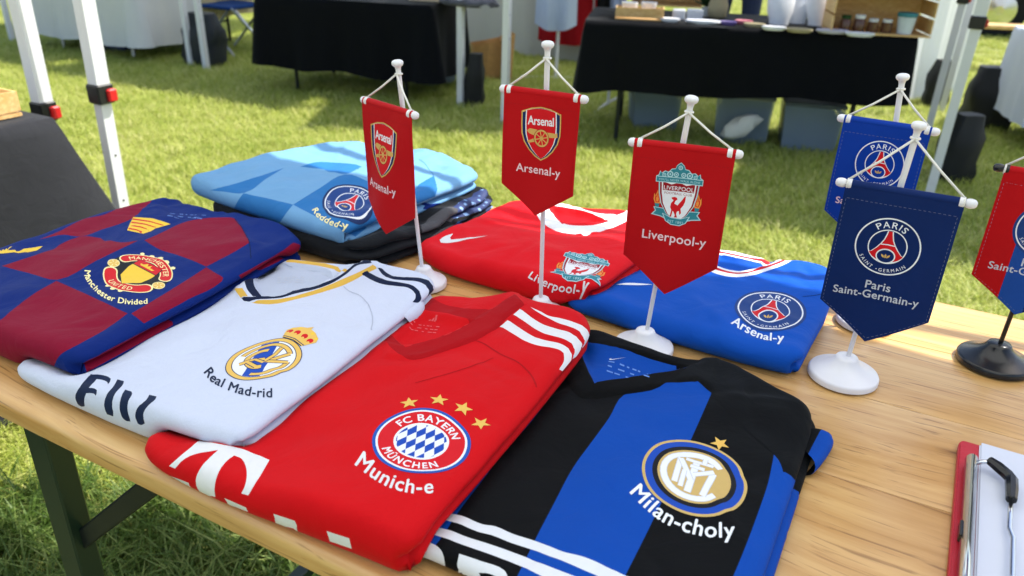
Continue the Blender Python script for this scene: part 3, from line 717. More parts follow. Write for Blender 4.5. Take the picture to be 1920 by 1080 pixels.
GREEN = plain('dark green paint', '#0c241c', .4, .0, .5, .15, 40)
STEEL = plain('dark steel', '#23282b', .45, .6, .5, .2, 60)
CHROME = plain('chrome', '#d9dce0', .12, 1., .5, .03, 20)

TX0, TX1, TY0, TY1, TT = -0.955, 1.24, 0.3245, 1.080, 0.027
table = empty('folding_table', (0.0, 0.70, 0), 'long varnished pine folding table carrying the folded shirts and pennant stands', 'table')
nb = 5; bw = (TY1-TY0)/nb
for i in range(nb):
    y0 = TY0+i*bw+(.0004 if i else 0); y1 = TY0+(i+1)*bw-(.0004 if i < nb-1 else 0)
    rf = .009 if i == 0 else .0008; rb = .009 if i == nb-1 else .0008; prof = []
    for k in range(6): a = math.pi/2*k/5; prof.append((y0+rf-rf*math.cos(a), TZ-rf+rf*math.sin(a)))
    for k in range(6): a = math.pi/2*k/5; prof.append((y1-rb+rb*math.sin(a), TZ-rb+rb*math.cos(a)))
    prof += [(y1, TZ-TT+.004), (y1-.004, TZ-TT), (y0+.004, TZ-TT), (y0, TZ-TT+.004)]
    V = [(x, y, z) for x in (TX0, TX1) for y, z in prof]; n = len(prof)
    F = [(k, (k+1) % n, n+(k+1) % n, n+k) for k in range(n)]+[tuple(range(n-1, -1, -1)), tuple(range(n, 2*n))]
    o = mesh_obj('plank', V, F, WOOD, table, smooth=True); sharp(o, 40)
def bar(mb, a, b, w, h, up=(0, 0, 1)):
    a, b = np.array(a, float), np.array(b, float); d = b-a; L = np.linalg.norm(d); d /= L; u = np.array(up, float); x = np.cross(u, d); x /= np.linalg.norm(x); y = np.cross(d, x)
    return mb.box((a+b)/2, (w, h, L), x, y, d, .002)
_r = ray(97, 842); _t = (TY0+.035)/_r[1]
for sx, xl in ((-1, _r[0]*_t), (1, .90)):
    zt = TZ-TT-.003
    for yy in (TY0+.035, TY1-.035):
        lg = MB(); bar(lg, (xl, yy, zt), (xl-sx*0.0+sx*.02, yy-.0, 0.01), .026, .036, (1, 0, 0)); lg.build('leg', GREEN, table)
        br = MB(); bar(br, (xl+sx*.012, yy, .56), (xl-sx*.20, yy+.0, zt), .022, .006, (0, 1, 0)); br.build('brace', STEEL, table)
    cr = MB(); bar(cr, (xl, TY0+.06, zt-.012), (xl, TY1-.06, zt-.012), .03, .02); cr.build('crossbar', GREEN, table)
    cr = MB(); bar(cr, (xl+sx*.016, TY0+.10, .20), (xl+sx*.016, TY1-.10, .20), .022, .022); cr.build('crossbar', GREEN, table)

# ------------------------------------------------------------------ the folded shirts
def root_of(foot, label, cat='shirt', z=TZ):
    f = np.array(foot).mean(0); return empty('folded_shirt', (float(f[0]), float(f[1]), z), label, cat, 'folded football shirts on the table')
SWOOSH = [(0, 0), (-.02, .05), (.02, .105), (.10, .16), (.05, .08), (.06, .035), (.12, .02), (.25, .04), (.70, .17), (.30, -.0), (.12, -.06), (.04, -.05)]
def wordbits(cl, c, r, u, mat, root, rows=((0, 4), (1, 5), (2, 3)), logo=None, name='care_print'):
    """the tiny woven size print inside a collar"""
    d = Design(); rg = np.random.default_rng(5)
    for j, n in rows:
        x = -1.
        while x < .9:
            w = rg.uniform(.10, .32); d.poly([(x, .35-j*.42), (x+w, .35-j*.42), (x+w, .47-j*.42), (x, .47-j*.42)], mat, 9); x += w+rg.uniform(.05, .3)
    if logo: d.poly([(-.7+a*1.5, .95+b*1.5) for a, b in logo], mat, 9)
    return d.emit(name, cl.frame(c, r, u), root)

# footprints on the table
f_int = [(-.305, .36), (-.262, .356), (-.03, .362), (-.022, .40), (-.020, .60), (-.020, .675), (-.034, .702), (-.066, .716), (-.123, .744), (-.150, .722), (-.20, .718), (-.284, .736), (-.31, .70)]
f_bay = [(-.540, .345), (-.530, .330), (-.49, .323), (-.43, .322), (-.30, .331), (-.256, .333), (-.249, .339), (-.248, .37), (-.248, .44), (-.250, .54), (-.253, .63), (-.258, .69), (-.284, .722), (-.356, .727), (-.381, .746), (-.402, .712), (-.46, .695), (-.53, .69), (-.545, .60)]
f_rm = [(-.765, .37), (-.755, .355), (-.72, .350), (-.62, .347), (-.54, .350), (-.475, .357), (-.447, .360), (-.440, .366), (-.440, .40), (-.442, .45), (-.447, .52), (-.453, .60), (-.459, .66), (-.468, .70), (-.492, .725), (-.56, .722), (-.583, .735), (-.602, .702), (-.70, .685), (-.765, .68)]
f_bar = [(-1.035, .385), (-.95, .367), (-.80, .365), (-.735, .366), (-.676, .367), (-.668, .373), (-.667, .40), (-.668, .44), (-.670, .50), (-.678, .563), (-.692, .66), (-.698, .715), (-.712, .732), (-.76, .750), (-.88, .757), (-.97, .765), (-1.02, .778), (-1.030, .70), (-1.035, .60)]
f_dk = [(-.95, .80), (-.93, .775), (-.75, .752), (-.655, .744), (-.615, .757), (-.600, .80), (-.592, .86), (-.590, .94), (-.592, 1.05), (-.61, 1.075), (-.66, 1.085), (-.92, 1.07), (-.95, 1.0)]
f_sk = [(-1.00, .80), (-.975, .782), (-.76, .757), (-.70, .752), (-.657, .751), (-.649, .757), (-.646, .785), (-.642, .81), (-.634, .88), (-.630, .95), (-.618, 1.045), (-.628, 1.072), (-.70, 1.115), (-.754, 1.130), (-.80, 1.118), (-.905, 1.112), (-.955, 1.05), (-.985, .92)]
f_bl = [(-.335, .80), (-.325, .786), (-.26, .777), (-.13, .767), (-.076, .769), (-.056, .772), (-.050, .778), (-.049, .80), (-.046, .86), (-.041, .93), (-.046, 1.02), (-.062, 1.052), (-.098, 1.047), (-.13, 1.022), (-.20, 1.017), (-.31, 1.03), (-.335, .98)]
f_li = [(-.585, .832), (-.556, .806), (-.50, .789), (-.388, .786), (-.306, .788), (-.296, .793), (-.290, .82), (-.282, .88), (-.276, .93), (-.282, .98), (-.325, 1.045), (-.36, 1.075), (-.42, 1.048), (-.483, 1.070), (-.545, 1.048), (-.556, .95), (-.577, .86)]
# --- black and blue striped shirt, front right
k3 = lambda p: K(760, 580, 2.16, p)
k4 = lambda p: K(1060, 590, 3.485, p)
k5 = lambda p: K(740, 880, 4.364, p)
INT = Cloth(f_int, .024, seed=3, squash=[(f_bay, -.010)], amp=1.1, lip=.006, layers=(.5, .5), relief=[(k4([(-60, 250), (0, 420), (110, 540), (385, 515), (860, 430), (955, 505), (1010, 245), (960, 280), (800, 345), (190, 450), (95, 215), (150, 40), (60, 60)]), .0032, .0022), (k3([(715, 150), (870, 155), (1140, 236), (960, 268), (772, 298), (735, 225)]), -.006, .003)],
            ridges=[((1290, 760), (1440, 830), .012, .0016), ((1000, 1000), (1180, 1040), .02, .0022), ((930, 860), (960, 960), .015, .0016)])
INT.finish()
r_int = root_of(f_int, 'black and blue striped shirt with round gold monogram crest, at the front right')
FB = fabric('black jersey', '#07090c', .7); FBL = fabric('royal blue jersey', '#07439f', .66); FBK2 = fabric('black rib knit', '#050608', .8, 900); STR = ink('white sponsor print', '#d5d8de', .6)
P_ = INT.poly
ext = lambda up, lo: up+lo[::-1]
sa = ext([(300, 310), (420, 350), (560, 385), (720, 450), (820, 465), (960, 525), (1160, 590), (1400, 680), (1540, 715), (1700, 780), (1890, 870), (2300, 1010), (2800, 1180)], [(250, 365), (370, 405), (520, 445), (680, 510), (800, 540), (950, 600), (1120, 655), (1400, 760), (1660, 873), (2100, 1030), (2800, 1290)])
sb = ext([(220, 430), (320, 465), (440, 495), (600, 555), (800, 620), (1000, 690), (1200, 770), (1470, 873), (2000, 1080), (2800, 1370)], [(180, 490), (280, 525), (420, 570), (650, 650), (850, 720), (1050, 800), (1200, 873), (1900, 1150), (2800, 1480)])
reg = [(P_(k3([(640, 255), (600, 330), (480, 490), (420, 545), (330, 670), (215, 820), (150, 920), (100, 985), (40, 1080), (-40, 1050), (100, 700), (420, 330), (560, 200)])), FBL, 'body'),
       (P_(k3([(885, 345), (1185, 288), (1240, 340), (1160, 520), (1000, 860), (890, 1080), (800, 1260), (380, 1230), (455, 1080), (525, 935), (600, 790), (680, 640), (760, 530), (825, 440)])), FBL, 'body'),
       (P_(k3([(1493, 588), (1512, 612), (1528, 650), (1535, 700), (1550, 740), (1620, 770), (1600, 1100), (1380, 1330), (1220, 1330), (1320, 1100), (1370, 980), (1430, 820), (1470, 700)])), FBL, 'body'),
       (P_(k4([(-60, 250), (0, 420), (60, 510), (110, 545), (385, 517), (620, 470), (800, 345), (190, 450), (150, 380), (95, 215), (160, 160), (80, 130), (0, 150)])), FBK2, 'collar'),
       (P_(k4([(150, 180), (240, 200), (420, 240), (600, 300), (800, 345), (620, 378), (470, 400), (190, 450), (160, 380), (95, 220)])), FBL, 'neck_lining'),
       (P_(k4([(130, 40), (190, 60), (230, 110), (420, 180), (640, 235), (800, 275), (900, 285), (830, 335), (800, 345), (600, 300), (420, 240), (240, 200), (150, 180), (100, 190), (80, 130)])), FBK2, 'collar'),
       (np.array([(-.0345, .30), (.07, .30), (.07, .575), (-.0345, .575)]), FBL, 'body'),
       (P_(k5(sa)), STR, 'sponsor_stripe'), (P_(k5(sb)), STR, 'sponsor_stripe'),
       (P_(k5([(235, 590), (300, 605), (360, 640), (395, 690), (412, 760), (418, 800), (330, 790), (250, 760), (215, 700), (180, 660), (205, 610)])), STR, 'sponsor_letter'),
       (P_(k5([(530, 692), (700, 750), (900, 830), (930, 890), (890, 905), (820, 870), (760, 850), (690, 845), (720, 905), (640, 880), (545, 840), (515, 790), (520, 740)])), STR, 'sponsor_letter')]
INT.build(r_int, FB, reg)
d = crest_monogram(); d.poly(star((.28, 1.14), .20, -.55), AMBER)
d.emit('crest', INT.frame((1301.5, 894), (1398, 927), (1323.5, 830)), r_int)
curve_text(INT, 'Milan-choly', K(1140, 780, 4.153, [(160, 590), (270, 705), (430, 830), (640, 915), (800, 945), (985, 945)]), WHITE, .018, .05, .95).emit('lettering', INT.surf, r_int)
wordbits(INT, K(1060, 590, 3.485, [(420, 360)])[0], K(1060, 590, 3.485, [(565, 385)])[0], K(1060, 590, 3.485, [(430, 300)])[0], ink('faint blue print', '#5f86cf'), r_int)
d = Design(); d.poly([(x/.7*2-1, y*2.2) for x, y in SWOOSH], WHITE, 9); d.emit('maker_mark', INT.frame(*K(1060, 590, 3.485, [(340, 292), (392, 290), (345, 270)])), r_int)
# seam lines
def seamline(cl, pts, root, mat, w=.0011):
    q = np.array([cl.uv(*p) for p in densify(pts, 10., False)])
    for _ in range(3): q[1:-1] = .25*q[:-2]+.5*q[1:-1]+.25*q[2:]
    d = Design(); d.poly(stroke(q, w), mat); return d.emit('seam', cl.surf, root, .0003)
SEAMB = ink('dark seam', '#04060a', .8)
seamline(INT, k4([(955, 515), (1030, 590), (1120, 690), (1230, 790), (1330, 880), (1360, 905)]), r_int, SEAMB, .0016)
# sleeve cuff poking out at the right
CUF = Cloth([tuple(at_z(*p, TZ+.012)[:2]) for p in [(1480, 800), (1545, 806), (1566, 822), (1550, 850), (1524, 882), (1490, 890)]], .015, seed=5, amp=.6, groove=0., h=.003)
CUF.build(r_int, FB, [(CUF.poly([(1542, 800), (1575, 815), (1560, 850), (1524, 892), (1488, 900), (1505, 872), (1522, 838)]), FBL, 'sleeve_cuff')], 'sleeve')

# --- red shirt with four stars, front centre
c2 = lambda p: K(240, 540, 2., p)
c3 = lambda p: K(760, 540, 5.333, p)
t5 = lambda p: K(0, 740, 3.177, p)
BAY = Cloth(f_bay, .027, under=[(INT, .020, .22)], squash=[(f_rm, -.012)], seed=11, amp=1.2,
            relief=[(c3([(1100, 70), (1180, 160), (1020, 290), (940, 380), (790, 470), (350, 640), (100, 710), (-200, 700), (-200, 560), (0, 590), (400, 480), (690, 330), (880, 210), (1000, 120)]), .0034, .002), (c3([(190, 250), (680, 335), (400, 470), (0, 585), (-100, 500)]), -.006, .003)],
            ridges=[((560, 780), (470, 930), .02, -.0035), ((640, 720), (760, 600), .02, .002), ((900, 640), (1010, 720), .016, -.002), ((600, 900), (700, 960), .03, .003), ((470, 700), (400, 900), .012, .002)])
BAY.finish()
r_bay = root_of(f_bay, 'red shirt with four gold stars over a round lozenge crest, at the front centre')
FR = fabric('red jersey', '#c40812', .66); FRC = fabric('dark red rib collar', '#a00a13', .8, 700); TW = ink('white heat print', '#d9d9dc', .5)
P_ = BAY.poly
tee = [(1190, 272), (1100, 345), (1010, 425), (1045, 440), (1090, 392), (1170, 352), (1250, 338), (1300, 330), (1240, 385), (1190, 450), (1170, 500), (1175, 550), (1200, 582), (1285, 607), (1280, 570), (1285, 520), (1310, 450), (1350, 395), (1395, 362), (1440, 382), (1465, 430), (1470, 490), (1460, 545), (1440, 588), (1480, 600), (1540, 500), (1605, 388), (1510, 350), (1420, 317), (1300, 295)]
st1 = [(1020, 315), (1100, 370), (1220, 450), (1350, 510), (1500, 540), (1600, 580), (1650, 640), (1655, 700), (1610, 770), (1560, 830), (1530, 815), (1580, 740), (1590, 680), (1560, 630), (1480, 600), (1330, 575), (1200, 530), (1080, 460), (945, 375)]
st2 = [(1145, 203), (1250, 285), (1370, 360), (1520, 410), (1640, 445), (1720, 500), (1755, 560), (1745, 610), (1690, 690), (1660, 705), (1685, 640), (1683, 590), (1640, 540), (1560, 500), (1430, 470), (1300, 410), (1200, 340), (1080, 262)]
st3 = [(1440, 280), (1540, 300), (1680, 340), (1770, 380), (1820, 430), (1830, 490), (1800, 550), (1760, 600), (1782, 540), (1770, 480), (1720, 420), (1640, 385), (1530, 350), (1440, 305), (1330, 245), (1250, 190), (1330, 225)]
reg = [(P_(c3([(1100, 60), (1150, 110), (1190, 165), (1020, 290), (940, 380), (790, 470), (700, 520), (350, 640), (100, 712), (-10, 695), (-90, 640), (-230, 520), (-160, 460), (-60, 545), (0, 592), (400, 480), (690, 332), (790, 280), (880, 205), (1000, 110)])), FRC, 'collar'),
       (P_(c3([(140, 60), (230, 90), (400, 165), (600, 205), (870, 210), (800, 280), (690, 330), (560, 290), (400, 250), (180, 222)])), FRC, 'collar'),
       (P_(t5(tee)), TW, 'sponsor_letter'), (P_(c3(st1)), TW, 'sleeve_stripe'), (P_(c3(st2)), TW, 'sleeve_stripe'), (P_(c3(st3)), TW, 'sleeve_stripe'),
       (P_([(513, 962.5), (553, 976), (561, 994), (519, 980)]), TW, 'sponsor_letter'), (P_([(613, 995), (655, 1009), (660, 1028), (619, 1014)]), TW, 'sponsor_letter'),
       (P_([(313, 889), (354, 905), (358, 913), (322, 900)]), TW, 'sponsor_letter'), (P_([(421, 933), (462, 951), (466, 959), (430, 946)]), TW, 'sponsor_letter')]
BAY.build(r_bay, FR, reg)
crest_lozenge().emit('crest', BAY.frame((790, 827), (878.8, 846), (816, 768)), r_bay)
d = Design(); fr = lambda p: K(620, 700, 4.153, p)
BF = BAY.frame((790, 827), (878.8, 846), (816, 768))
A2 = np.linalg.inv(np.array([[88.8, 19], [26, -59]]))
for q, rt in (((605, 212), .25), ((855, 198), .0), ((1052, 268), -.25), ((1185, 380), -.5)):
    pc = (np.array(fr([q])[0])-[790, 827]) @ A2; d.poly(star(pc, .215, rt+.1), AMBER, .15)
d.emit('stars', BF, r_bay)
curve_text(BAY, 'Munich-e', fr([(178, 705), (300, 800), (470, 895), (640, 935), (805, 935)]), TW, .018, .05, 1.0).emit('lettering', BAY.surf, r_bay)
SEAMR = ink('red seam', '#a00a12', .8)
seamline(BAY, c3([(700, 520), (800, 560), (980, 685), (1080, 710), (1200, 800), (1290, 900), (1310, 1000)]), r_bay, SEAMR, .0016)
seamline(BAY, c3([(880, 700), (650, 790), (400, 870), (100, 950)]), r_bay, SEAMR, .0012)
wordbits(BAY, c3([(190, 400)])[0], c3([(330, 430)])[0], c3([(210, 330)])[0], ink('faint red print', '#cf5358'), r_bay)
d = Design()
for k in range(3): d.poly([(-.6+k*.45, 0), (-.3+k*.45, 0), (-.1+k*.45, .45+k*.3), (-.4+k*.45, .45+k*.3)], ink('faint red print', '#cf5358'), 9)
d.emit('maker_mark', BAY.frame(*c3([(265, 325), (325, 335), (275, 285)])), r_bay)

# --- white shirt with navy and gold trim
r1 = lambda p: K(420, 470, 4.8, p)
RM = Cloth(f_rm, .024, under=[(BAY, .021, .20)], squash=[(f_bar, -.012)], seed=21, amp=1.0,
           relief=[(r1([(90, 350), (180, 260), (260, 250), (270, 310), (335, 410), (450, 415), (640, 355), (900, 290), (1130, 160), (1310, 85), (1370, 155), (1080, 300), (640, 435), (480, 470), (245, 460), (155, 430)]), .0030, .002), (r1([(265, 250), (340, 400), (560, 385), (900, 285), (1040, 215), (800, 150), (500, 120), (330, 180)]), -.006, .003)],
           ridges=[((560, 560), (470, 640), .014, .002), ((420, 590), (330, 720), .014, -.002), ((330, 640), (250, 740), .02, .002), ((300, 720), (420, 790), .016, -.0015)])
RM.finish()
r_rm = root_of(f_rm, 'white shirt with navy and gold collar trim and crowned round crest')
FW = fabric('white jersey', '#c3cade', .62, 1000, .3, .3, .02); FGY = fabric('pale lining', '#b4bccf', .7, 1000, .2, .2, .03)
TN = ink('navy heat print', '#10203f', .55); TG = fabric('gold trim', '#d3a94a', .7); TNV = fabric('navy trim', '#0f1b38', .7)
P_ = RM.poly; rb = lambda p: K(0, 640, 4.5, p)
Fl = [(765, 275), (905, 295), (935, 315), (925, 345), (910, 362), (905, 345), (880, 330), (815, 318), (795, 345), (752, 395), (800, 402), (820, 415), (818, 440), (810, 462), (800, 447), (775, 440), (730, 440), (715, 490), (718, 545), (690, 548), (660, 528), (642, 490), (640, 455), (665, 405), (715, 335)]
ll = [(990, 320), (1045, 335), (1040, 360), (985, 425), (955, 490), (950, 550), (960, 605), (958, 632), (905, 615), (885, 560), (883, 520), (905, 450), (960, 375)]
y1 = [(1055, 405), (1110, 425), (1115, 445), (1085, 510), (1080, 580), (1095, 640), (1105, 675), (1065, 668), (1035, 640), (1015, 585), (1012, 540), (1030, 460)]
y2 = [(1260, 450), (1322, 465), (1310, 490), (1245, 555), (1215, 605), (1215, 650), (1225, 690), (1195, 703), (1165, 692), (1145, 640), (1145, 610), (1165, 560), (1230, 500)]
reg = [(P_(r1([(155, 240), (180, 200), (330, 130), (500, 100), (700, 120), (880, 150), (1040, 225), (900, 290), (780, 330), (640, 355), (560, 390), (450, 415), (340, 410), (270, 310)])), FGY, 'neck_lining'),
       (P_(r1([(90, 350), (165, 335), (215, 412), (150, 422)])), TG, 'collar_trim'),
       (P_(r1([(178, 255), (262, 245), (270, 310), (300, 365), (338, 412), (260, 412), (210, 350)])), TNV, 'collar'),
       (P_(r1([(245, 462), (330, 474), (480, 472), (640, 437), (800, 392), (950, 347), (1080, 302), (1240, 222), (1375, 155), (1340, 128), (1200, 198), (1060, 258), (900, 328), (760, 378), (600, 423), (480, 443), (340, 448)])), TG, 'collar_trim'),
       (P_(r1([(155, 425), (185, 449), (350, 437), (520, 422), (640, 387), (800, 352), (950, 302), (1100, 212), (1200, 132), (1330, 112), (1312, 75), (1220, 85), (1130, 158), (1040, 225), (900, 290), (780, 330), (640, 355), (560, 390), (450, 413), (340, 410)])), TNV, 'collar'),
       (P_(r1([(560, 80), (700, 92), (880, 112), (1000, 138), (1110, 173), (1088, 194), (960, 160), (820, 134), (680, 118), (560, 105)])), TG, 'collar_trim'),
       (P_(r1([(1290, 183), (1360, 225), (1460, 265), (1580, 285), (1700, 315), (1760, 370), (1772, 430), (1740, 470), (1698, 467), (1725, 430), (1715, 380), (1660, 335), (1560, 320), (1420, 300), (1330, 265), (1240, 210)])), TNV, 'sleeve_stripe'),
       (P_(r1([(1380, 150), (1420, 160), (1460, 196), (1530, 230), (1650, 240), (1780, 248), (1860, 288), (1882, 350), (1862, 398), (1828, 412), (1835, 350), (1800, 302), (1740, 277), (1620, 267), (1500, 252), (1430, 217)])), TNV, 'sleeve_stripe')]
reg += [(P_(rb(q)), TN, 'sponsor_letter') for q in (Fl, ll, y1, y2)]
RM.build(r_rm, FW, reg)
crest_crown().emit('crest', RM.frame((495, 675), (539.5, 693), (549, 641)), r_rm)
rk = lambda p: K(380, 580, 5.4, p)
curve_text(RM, 'Real Mad-rid', rk([(5, 635), (90, 735), (170, 780), (300, 835), (430, 870), (560, 890), (710, 893)]), TN, .018, .04, 1.0).emit('lettering', RM.surf, r_rm)
SEAMW = ink('grey seam', '#a7aec2', .8)
seamline(RM, r1([(1075, 320), (1120, 370), (1230, 405), (1300, 480), (1335, 560), (1345, 640), (1325, 720)]), r_rm, SEAMW, .0013)
seamline(RM, r1([(500, 130), (700, 160), (900, 190), (1030, 215)]), r_rm, SEAMW, .001)
wordbits(RM, r1([(600, 265)])[0], r1([(720, 265)])[0], r1([(600, 215)])[0], LGREY, r_rm)
CUW = Cloth([tuple(at_z(*p, TZ+.030)[:2]) for p in [(722, 622), (775, 605), (797, 584), (789, 567), (765, 572), (735, 590)]], .020, zbase=TZ+.022, seed=6, amp=.5, groove=0., h=.003)
CUW.build(r_rm, FW, (), 'sleeve_cuff')

# --- maroon and blue chequered shirt, far left
b4 = lambda p: K(0, 340, 2.842, p); b2 = lambda p: K(0, 340, 4.5, p); bc = lambda p: K(180, 350, 4.571, p)
BAR = Cloth(f_bar, .031, under=[(RM, .018, .25)], seed=31, amp=1.3, layers=(.58, .42), relief=[(bc([(560, 150), (640, 70), (900, 130), (1150, 205), (1100, 235), (900, 250), (700, 262)]), -.004, .006)],
            ridges=[((250, 420), (130, 500), .02, .0025), ((330, 470), (460, 420), .015, .002), ((60, 470), (20, 600), .03, .003), ((200, 600), (120, 660), .02, -.002)])
BAR.finish()
r_bar = root_of(f_bar, 'maroon and blue chequered shirt at the left end, with yellow curved lettering')
FN = fabric('deep blue jersey', '#07246c', .68); FM = fabric('maroon jersey', '#7d082b', .68)
P_ = BAR.poly
reg = [(P_(b2([(15, 715), (250, 775), (480, 830), (820, 665), (1165, 500), (1020, 515), (850, 480), (680, 465), (390, 590)])), FM, 'body'),
       (P_(b2([(330, 490), (480, 430), (700, 322), (880, 280), (1000, 230), (1285, 160), (1230, 215), (1150, 290), (1060, 340), (850, 410), (720, 458), (650, 465), (545, 450)])), FM, 'body'),
       (P_(b4([(300, 530), (490, 615), (680, 705), (560, 790), (400, 880), (310, 940), (285, 1060), (0, 1000), (-260, 900), (-200, 800), (0, 740), (60, 690), (180, 600)])), FM, 'body'),
       (P_(bc([(415, 460), (560, 395), (740, 310), (900, 275), (1080, 262), (1190, 275), (1240, 340), (1310, 450), (1315, 480), (1200, 550), (945, 685), (820, 630), (680, 580), (550, 540)])), FM, 'body'),
       (P_(b4([(1100, 458), (1190, 515), (1180, 532), (1000, 630), (765, 757), (700, 705), (900, 585)])), FM, 'body'),
       (P_(b4([(905, 728), (915, 765), (460, 1015), (452, 960), (700, 830)])), FM, 'body'),
       (P_(bc([(1690, 480), (1745, 500), (1740, 550), (1560, 640), (1240, 790), (1220, 760), (1400, 660), (1560, 570)])), FM, 'body'),
       (P_(bc([(330, 250), (450, 150), (540, 90), (640, 30), (760, 75), (900, 130), (1170, 200), (1190, 262), (900, 272), (740, 305), (640, 325), (500, 290)])), FN, 'neck_lining'),
       ]
BAR.build(r_bar, FN, reg)
# striped collar badge
d = Design()
bd = [(320, 262), (480, 272), (560, 295), (640, 322), (510, 360), (375, 398), (268, 376), (290, 320)]
d.poly(BAR.poly(bc(bd), 8., False), YEL, .006)
rs = []
for k in range(4):
    f0 = .14+k*.235; lft = np.array([318, 262])*(1-f0)+np.array([268, 376])*f0; rgt = np.array([640, 322])*(1-f0)+np.array([375, 398])*f0; mid = (lft*.5+rgt*.5)+[0, -9*(1-f0)]
    q = BAR.poly(bc([tuple(lft+[4, -5]), tuple(mid+[0, -5]), tuple(rgt+[-22, -2]), tuple(rgt+[-30, 3]), tuple(mid+[0, 6]), tuple(lft+[2, 7])]), 8., False); d.poly(q, RED, .006)
d.emit('collar_badge', BAR.surf, r_bar)
crest_ribbons().emit('crest', BAR.frame((258, 512), (304.7, 535.5), (299.5, 485.4)), r_bar)
bm_ = lambda p: K(140, 440, 6., p)
curve_text(BAR, 'Manchester Divided', bm_([(118, 395), (112, 460), (150, 540), (235, 640), (380, 735), (520, 775), (640, 788), (825, 778)]), CREAM, .018, .04, .92).emit('lettering', BAR.surf, r_bar)
d = Design(); d.poly(BAR.poly(b2([(360, 548), (250, 582), (120, 600), (0, 612), (-90, 612), (-60, 590), (0, 580), (55, 566), (105, 548), (75, 572), (62, 584), (150, 579), (250, 566)])), YEL, .006); d.emit('maker_mark', BAR.surf, r_bar)
wordbits(BAR, bc([(780, 245)])[0], bc([(930, 265)])[0], bc([(800, 195)])[0], ink('faint navy print', '#5672b4'), r_bar)
SEAMN = ink('blue seam', '#061a48', .8)
seamline(BAR, bc([(1190, 275), (1300, 420), (1325, 520), (1328, 620)]), r_bar, SEAMN, .0012)

# --- dark shirt under the sky blue one
DK = Cloth(f_dk, .034, seed=41, amp=3.2, layers=(.36, .34, .30), groove=1.2, gdir=(1, -.35), lip=.008, ridges=[((640, 480), (760, 440), .012, .008), ((780, 440), (880, 380), .012, .008), ((700, 490), (840, 420), .010, -.007)]); DK.finish()
r_dk = root_of(f_dk, 'crumpled black shirt with a spotted blue corner, beneath the sky blue shirt')
FK = fabric('charcoal jersey', '#16181c', .78, 900, .5, .35, .3); FKG = fabric('grey mesh', '#4a4a4e', .85, 600, .5, .3, .3)
def spotted():
    mt, nt, bs = base_mat('spotted blue jersey'); L = nt.links.new; tc = N(nt, 'ShaderNodeTexCoord'); vo = N(nt, 'ShaderNodeTexVoronoi'); vo.inputs['Scale'].default_value = 75
    L(tc.outputs['Object'], vo.inputs['Vector']); cr = N(nt, 'ShaderNodeValToRGB'); e = cr.color_ramp.elements; e[0].position = .22; e[0].color = lin('#7ea6d8'); e[1].position = .36; e[1].color = lin('#16295a')
    L(vo.outputs['Distance'], cr.inputs[0]); L(cr.outputs[0], bs.inputs['Base Color']); bs.inputs['Roughness'].default_value = .7; return mt
FSP = spotted(); P_ = DK.poly
DK.build(r_dk, FK, [(P_([(846, 392), (872, 372), (905, 356), (940, 362), (935, 385), (900, 395), (868, 405), (850, 410)]), FSP, 'body'),
                    (P_([(790, 418), (840, 385), (858, 392), (850, 410), (815, 428), (790, 440)]), FKG, 'body'), (P_([(800, 448), (835, 425), (858, 418), (850, 432), (828, 448), (800, 462)]), FKG, 'body'),
                    (P_([(858, 416), (876, 408), (868, 420), (852, 430)]), fabric('mid blue jersey', '#2f6db8'), 'body')])

# --- sky blue chequered shirt
s5 = lambda p: K(400, 220, 3.374, p)
SK = Cloth(f_sk, .034, zbase=TZ+.028, seed=51, amp=1.6, layers=(.6, .4), relief=[(s5([(830, 195), (940, 150), (1240, 190), (1430, 210), (1300, 260), (1000, 290), (800, 260)]), -.003, .006)],
           ridges=[((560, 290), (440, 350), .02, .003), ((600, 430), (660, 455), .014, .003), ((800, 300), (880, 320), .015, .0025)]); SK.finish()
r_sk = root_of(f_sk, 'sky blue chequered shirt on top of the crumpled black one', z=TZ+.03)
FS = fabric('sky blue jersey', '#6a99c2', .66); FS2 = fabric('steel blue jersey', '#2a6ba8', .66); P_ = SK.poly
reg = [(P_(s5([(835, 360), (990, 410), (1180, 490), (1090, 600), (890, 755), (690, 650), (505, 552), (670, 450)])), FS2, 'body'),
       (P_(s5([(190, 482), (350, 515), (505, 552), (460, 610), (420, 668), (280, 630), (130, 580), (155, 530)])), FS2, 'body'),
       (P_(s5([(550, 312), (640, 285), (800, 288), (940, 302), (895, 335), (838, 358), (700, 330)])), FS2, 'body'),
       (P_(s5([(1395, 370), (1415, 450), (1400, 500), (1290, 545), (1230, 510), (1180, 490), (1270, 440)])), FS2, 'body'),
       (P_(s5([(-20, 462), (120, 425), (260, 382), (330, 360), (450, 318), (340, 385), (200, 478), (60, 470)])), FS2, 'body'),
       (P_(s5([(1390, 545), (1440, 540), (1380, 580), (1320, 580), (1340, 555)])), FN, 'body')]
SK.build(r_sk, FS, reg)
crest_tower(MIDB, NAVY).emit('crest', SK.frame((655, 378), (691.6, 396.8), (683.8, 354)), r_sk)
curve_text(SK, 'Redded-y', K(560, 320, 7.2, [(170, 520), (260, 635), (380, 710), (500, 760), (650, 795)]), CREAM, .018, .04, .9).emit('lettering', SK.surf, r_sk)
seamline(SK, s5([(1300, 258), (1360, 310), (1400, 380), (1415, 450)]), r_sk, ink('sky seam', '#3f78b0', .8), .0012)

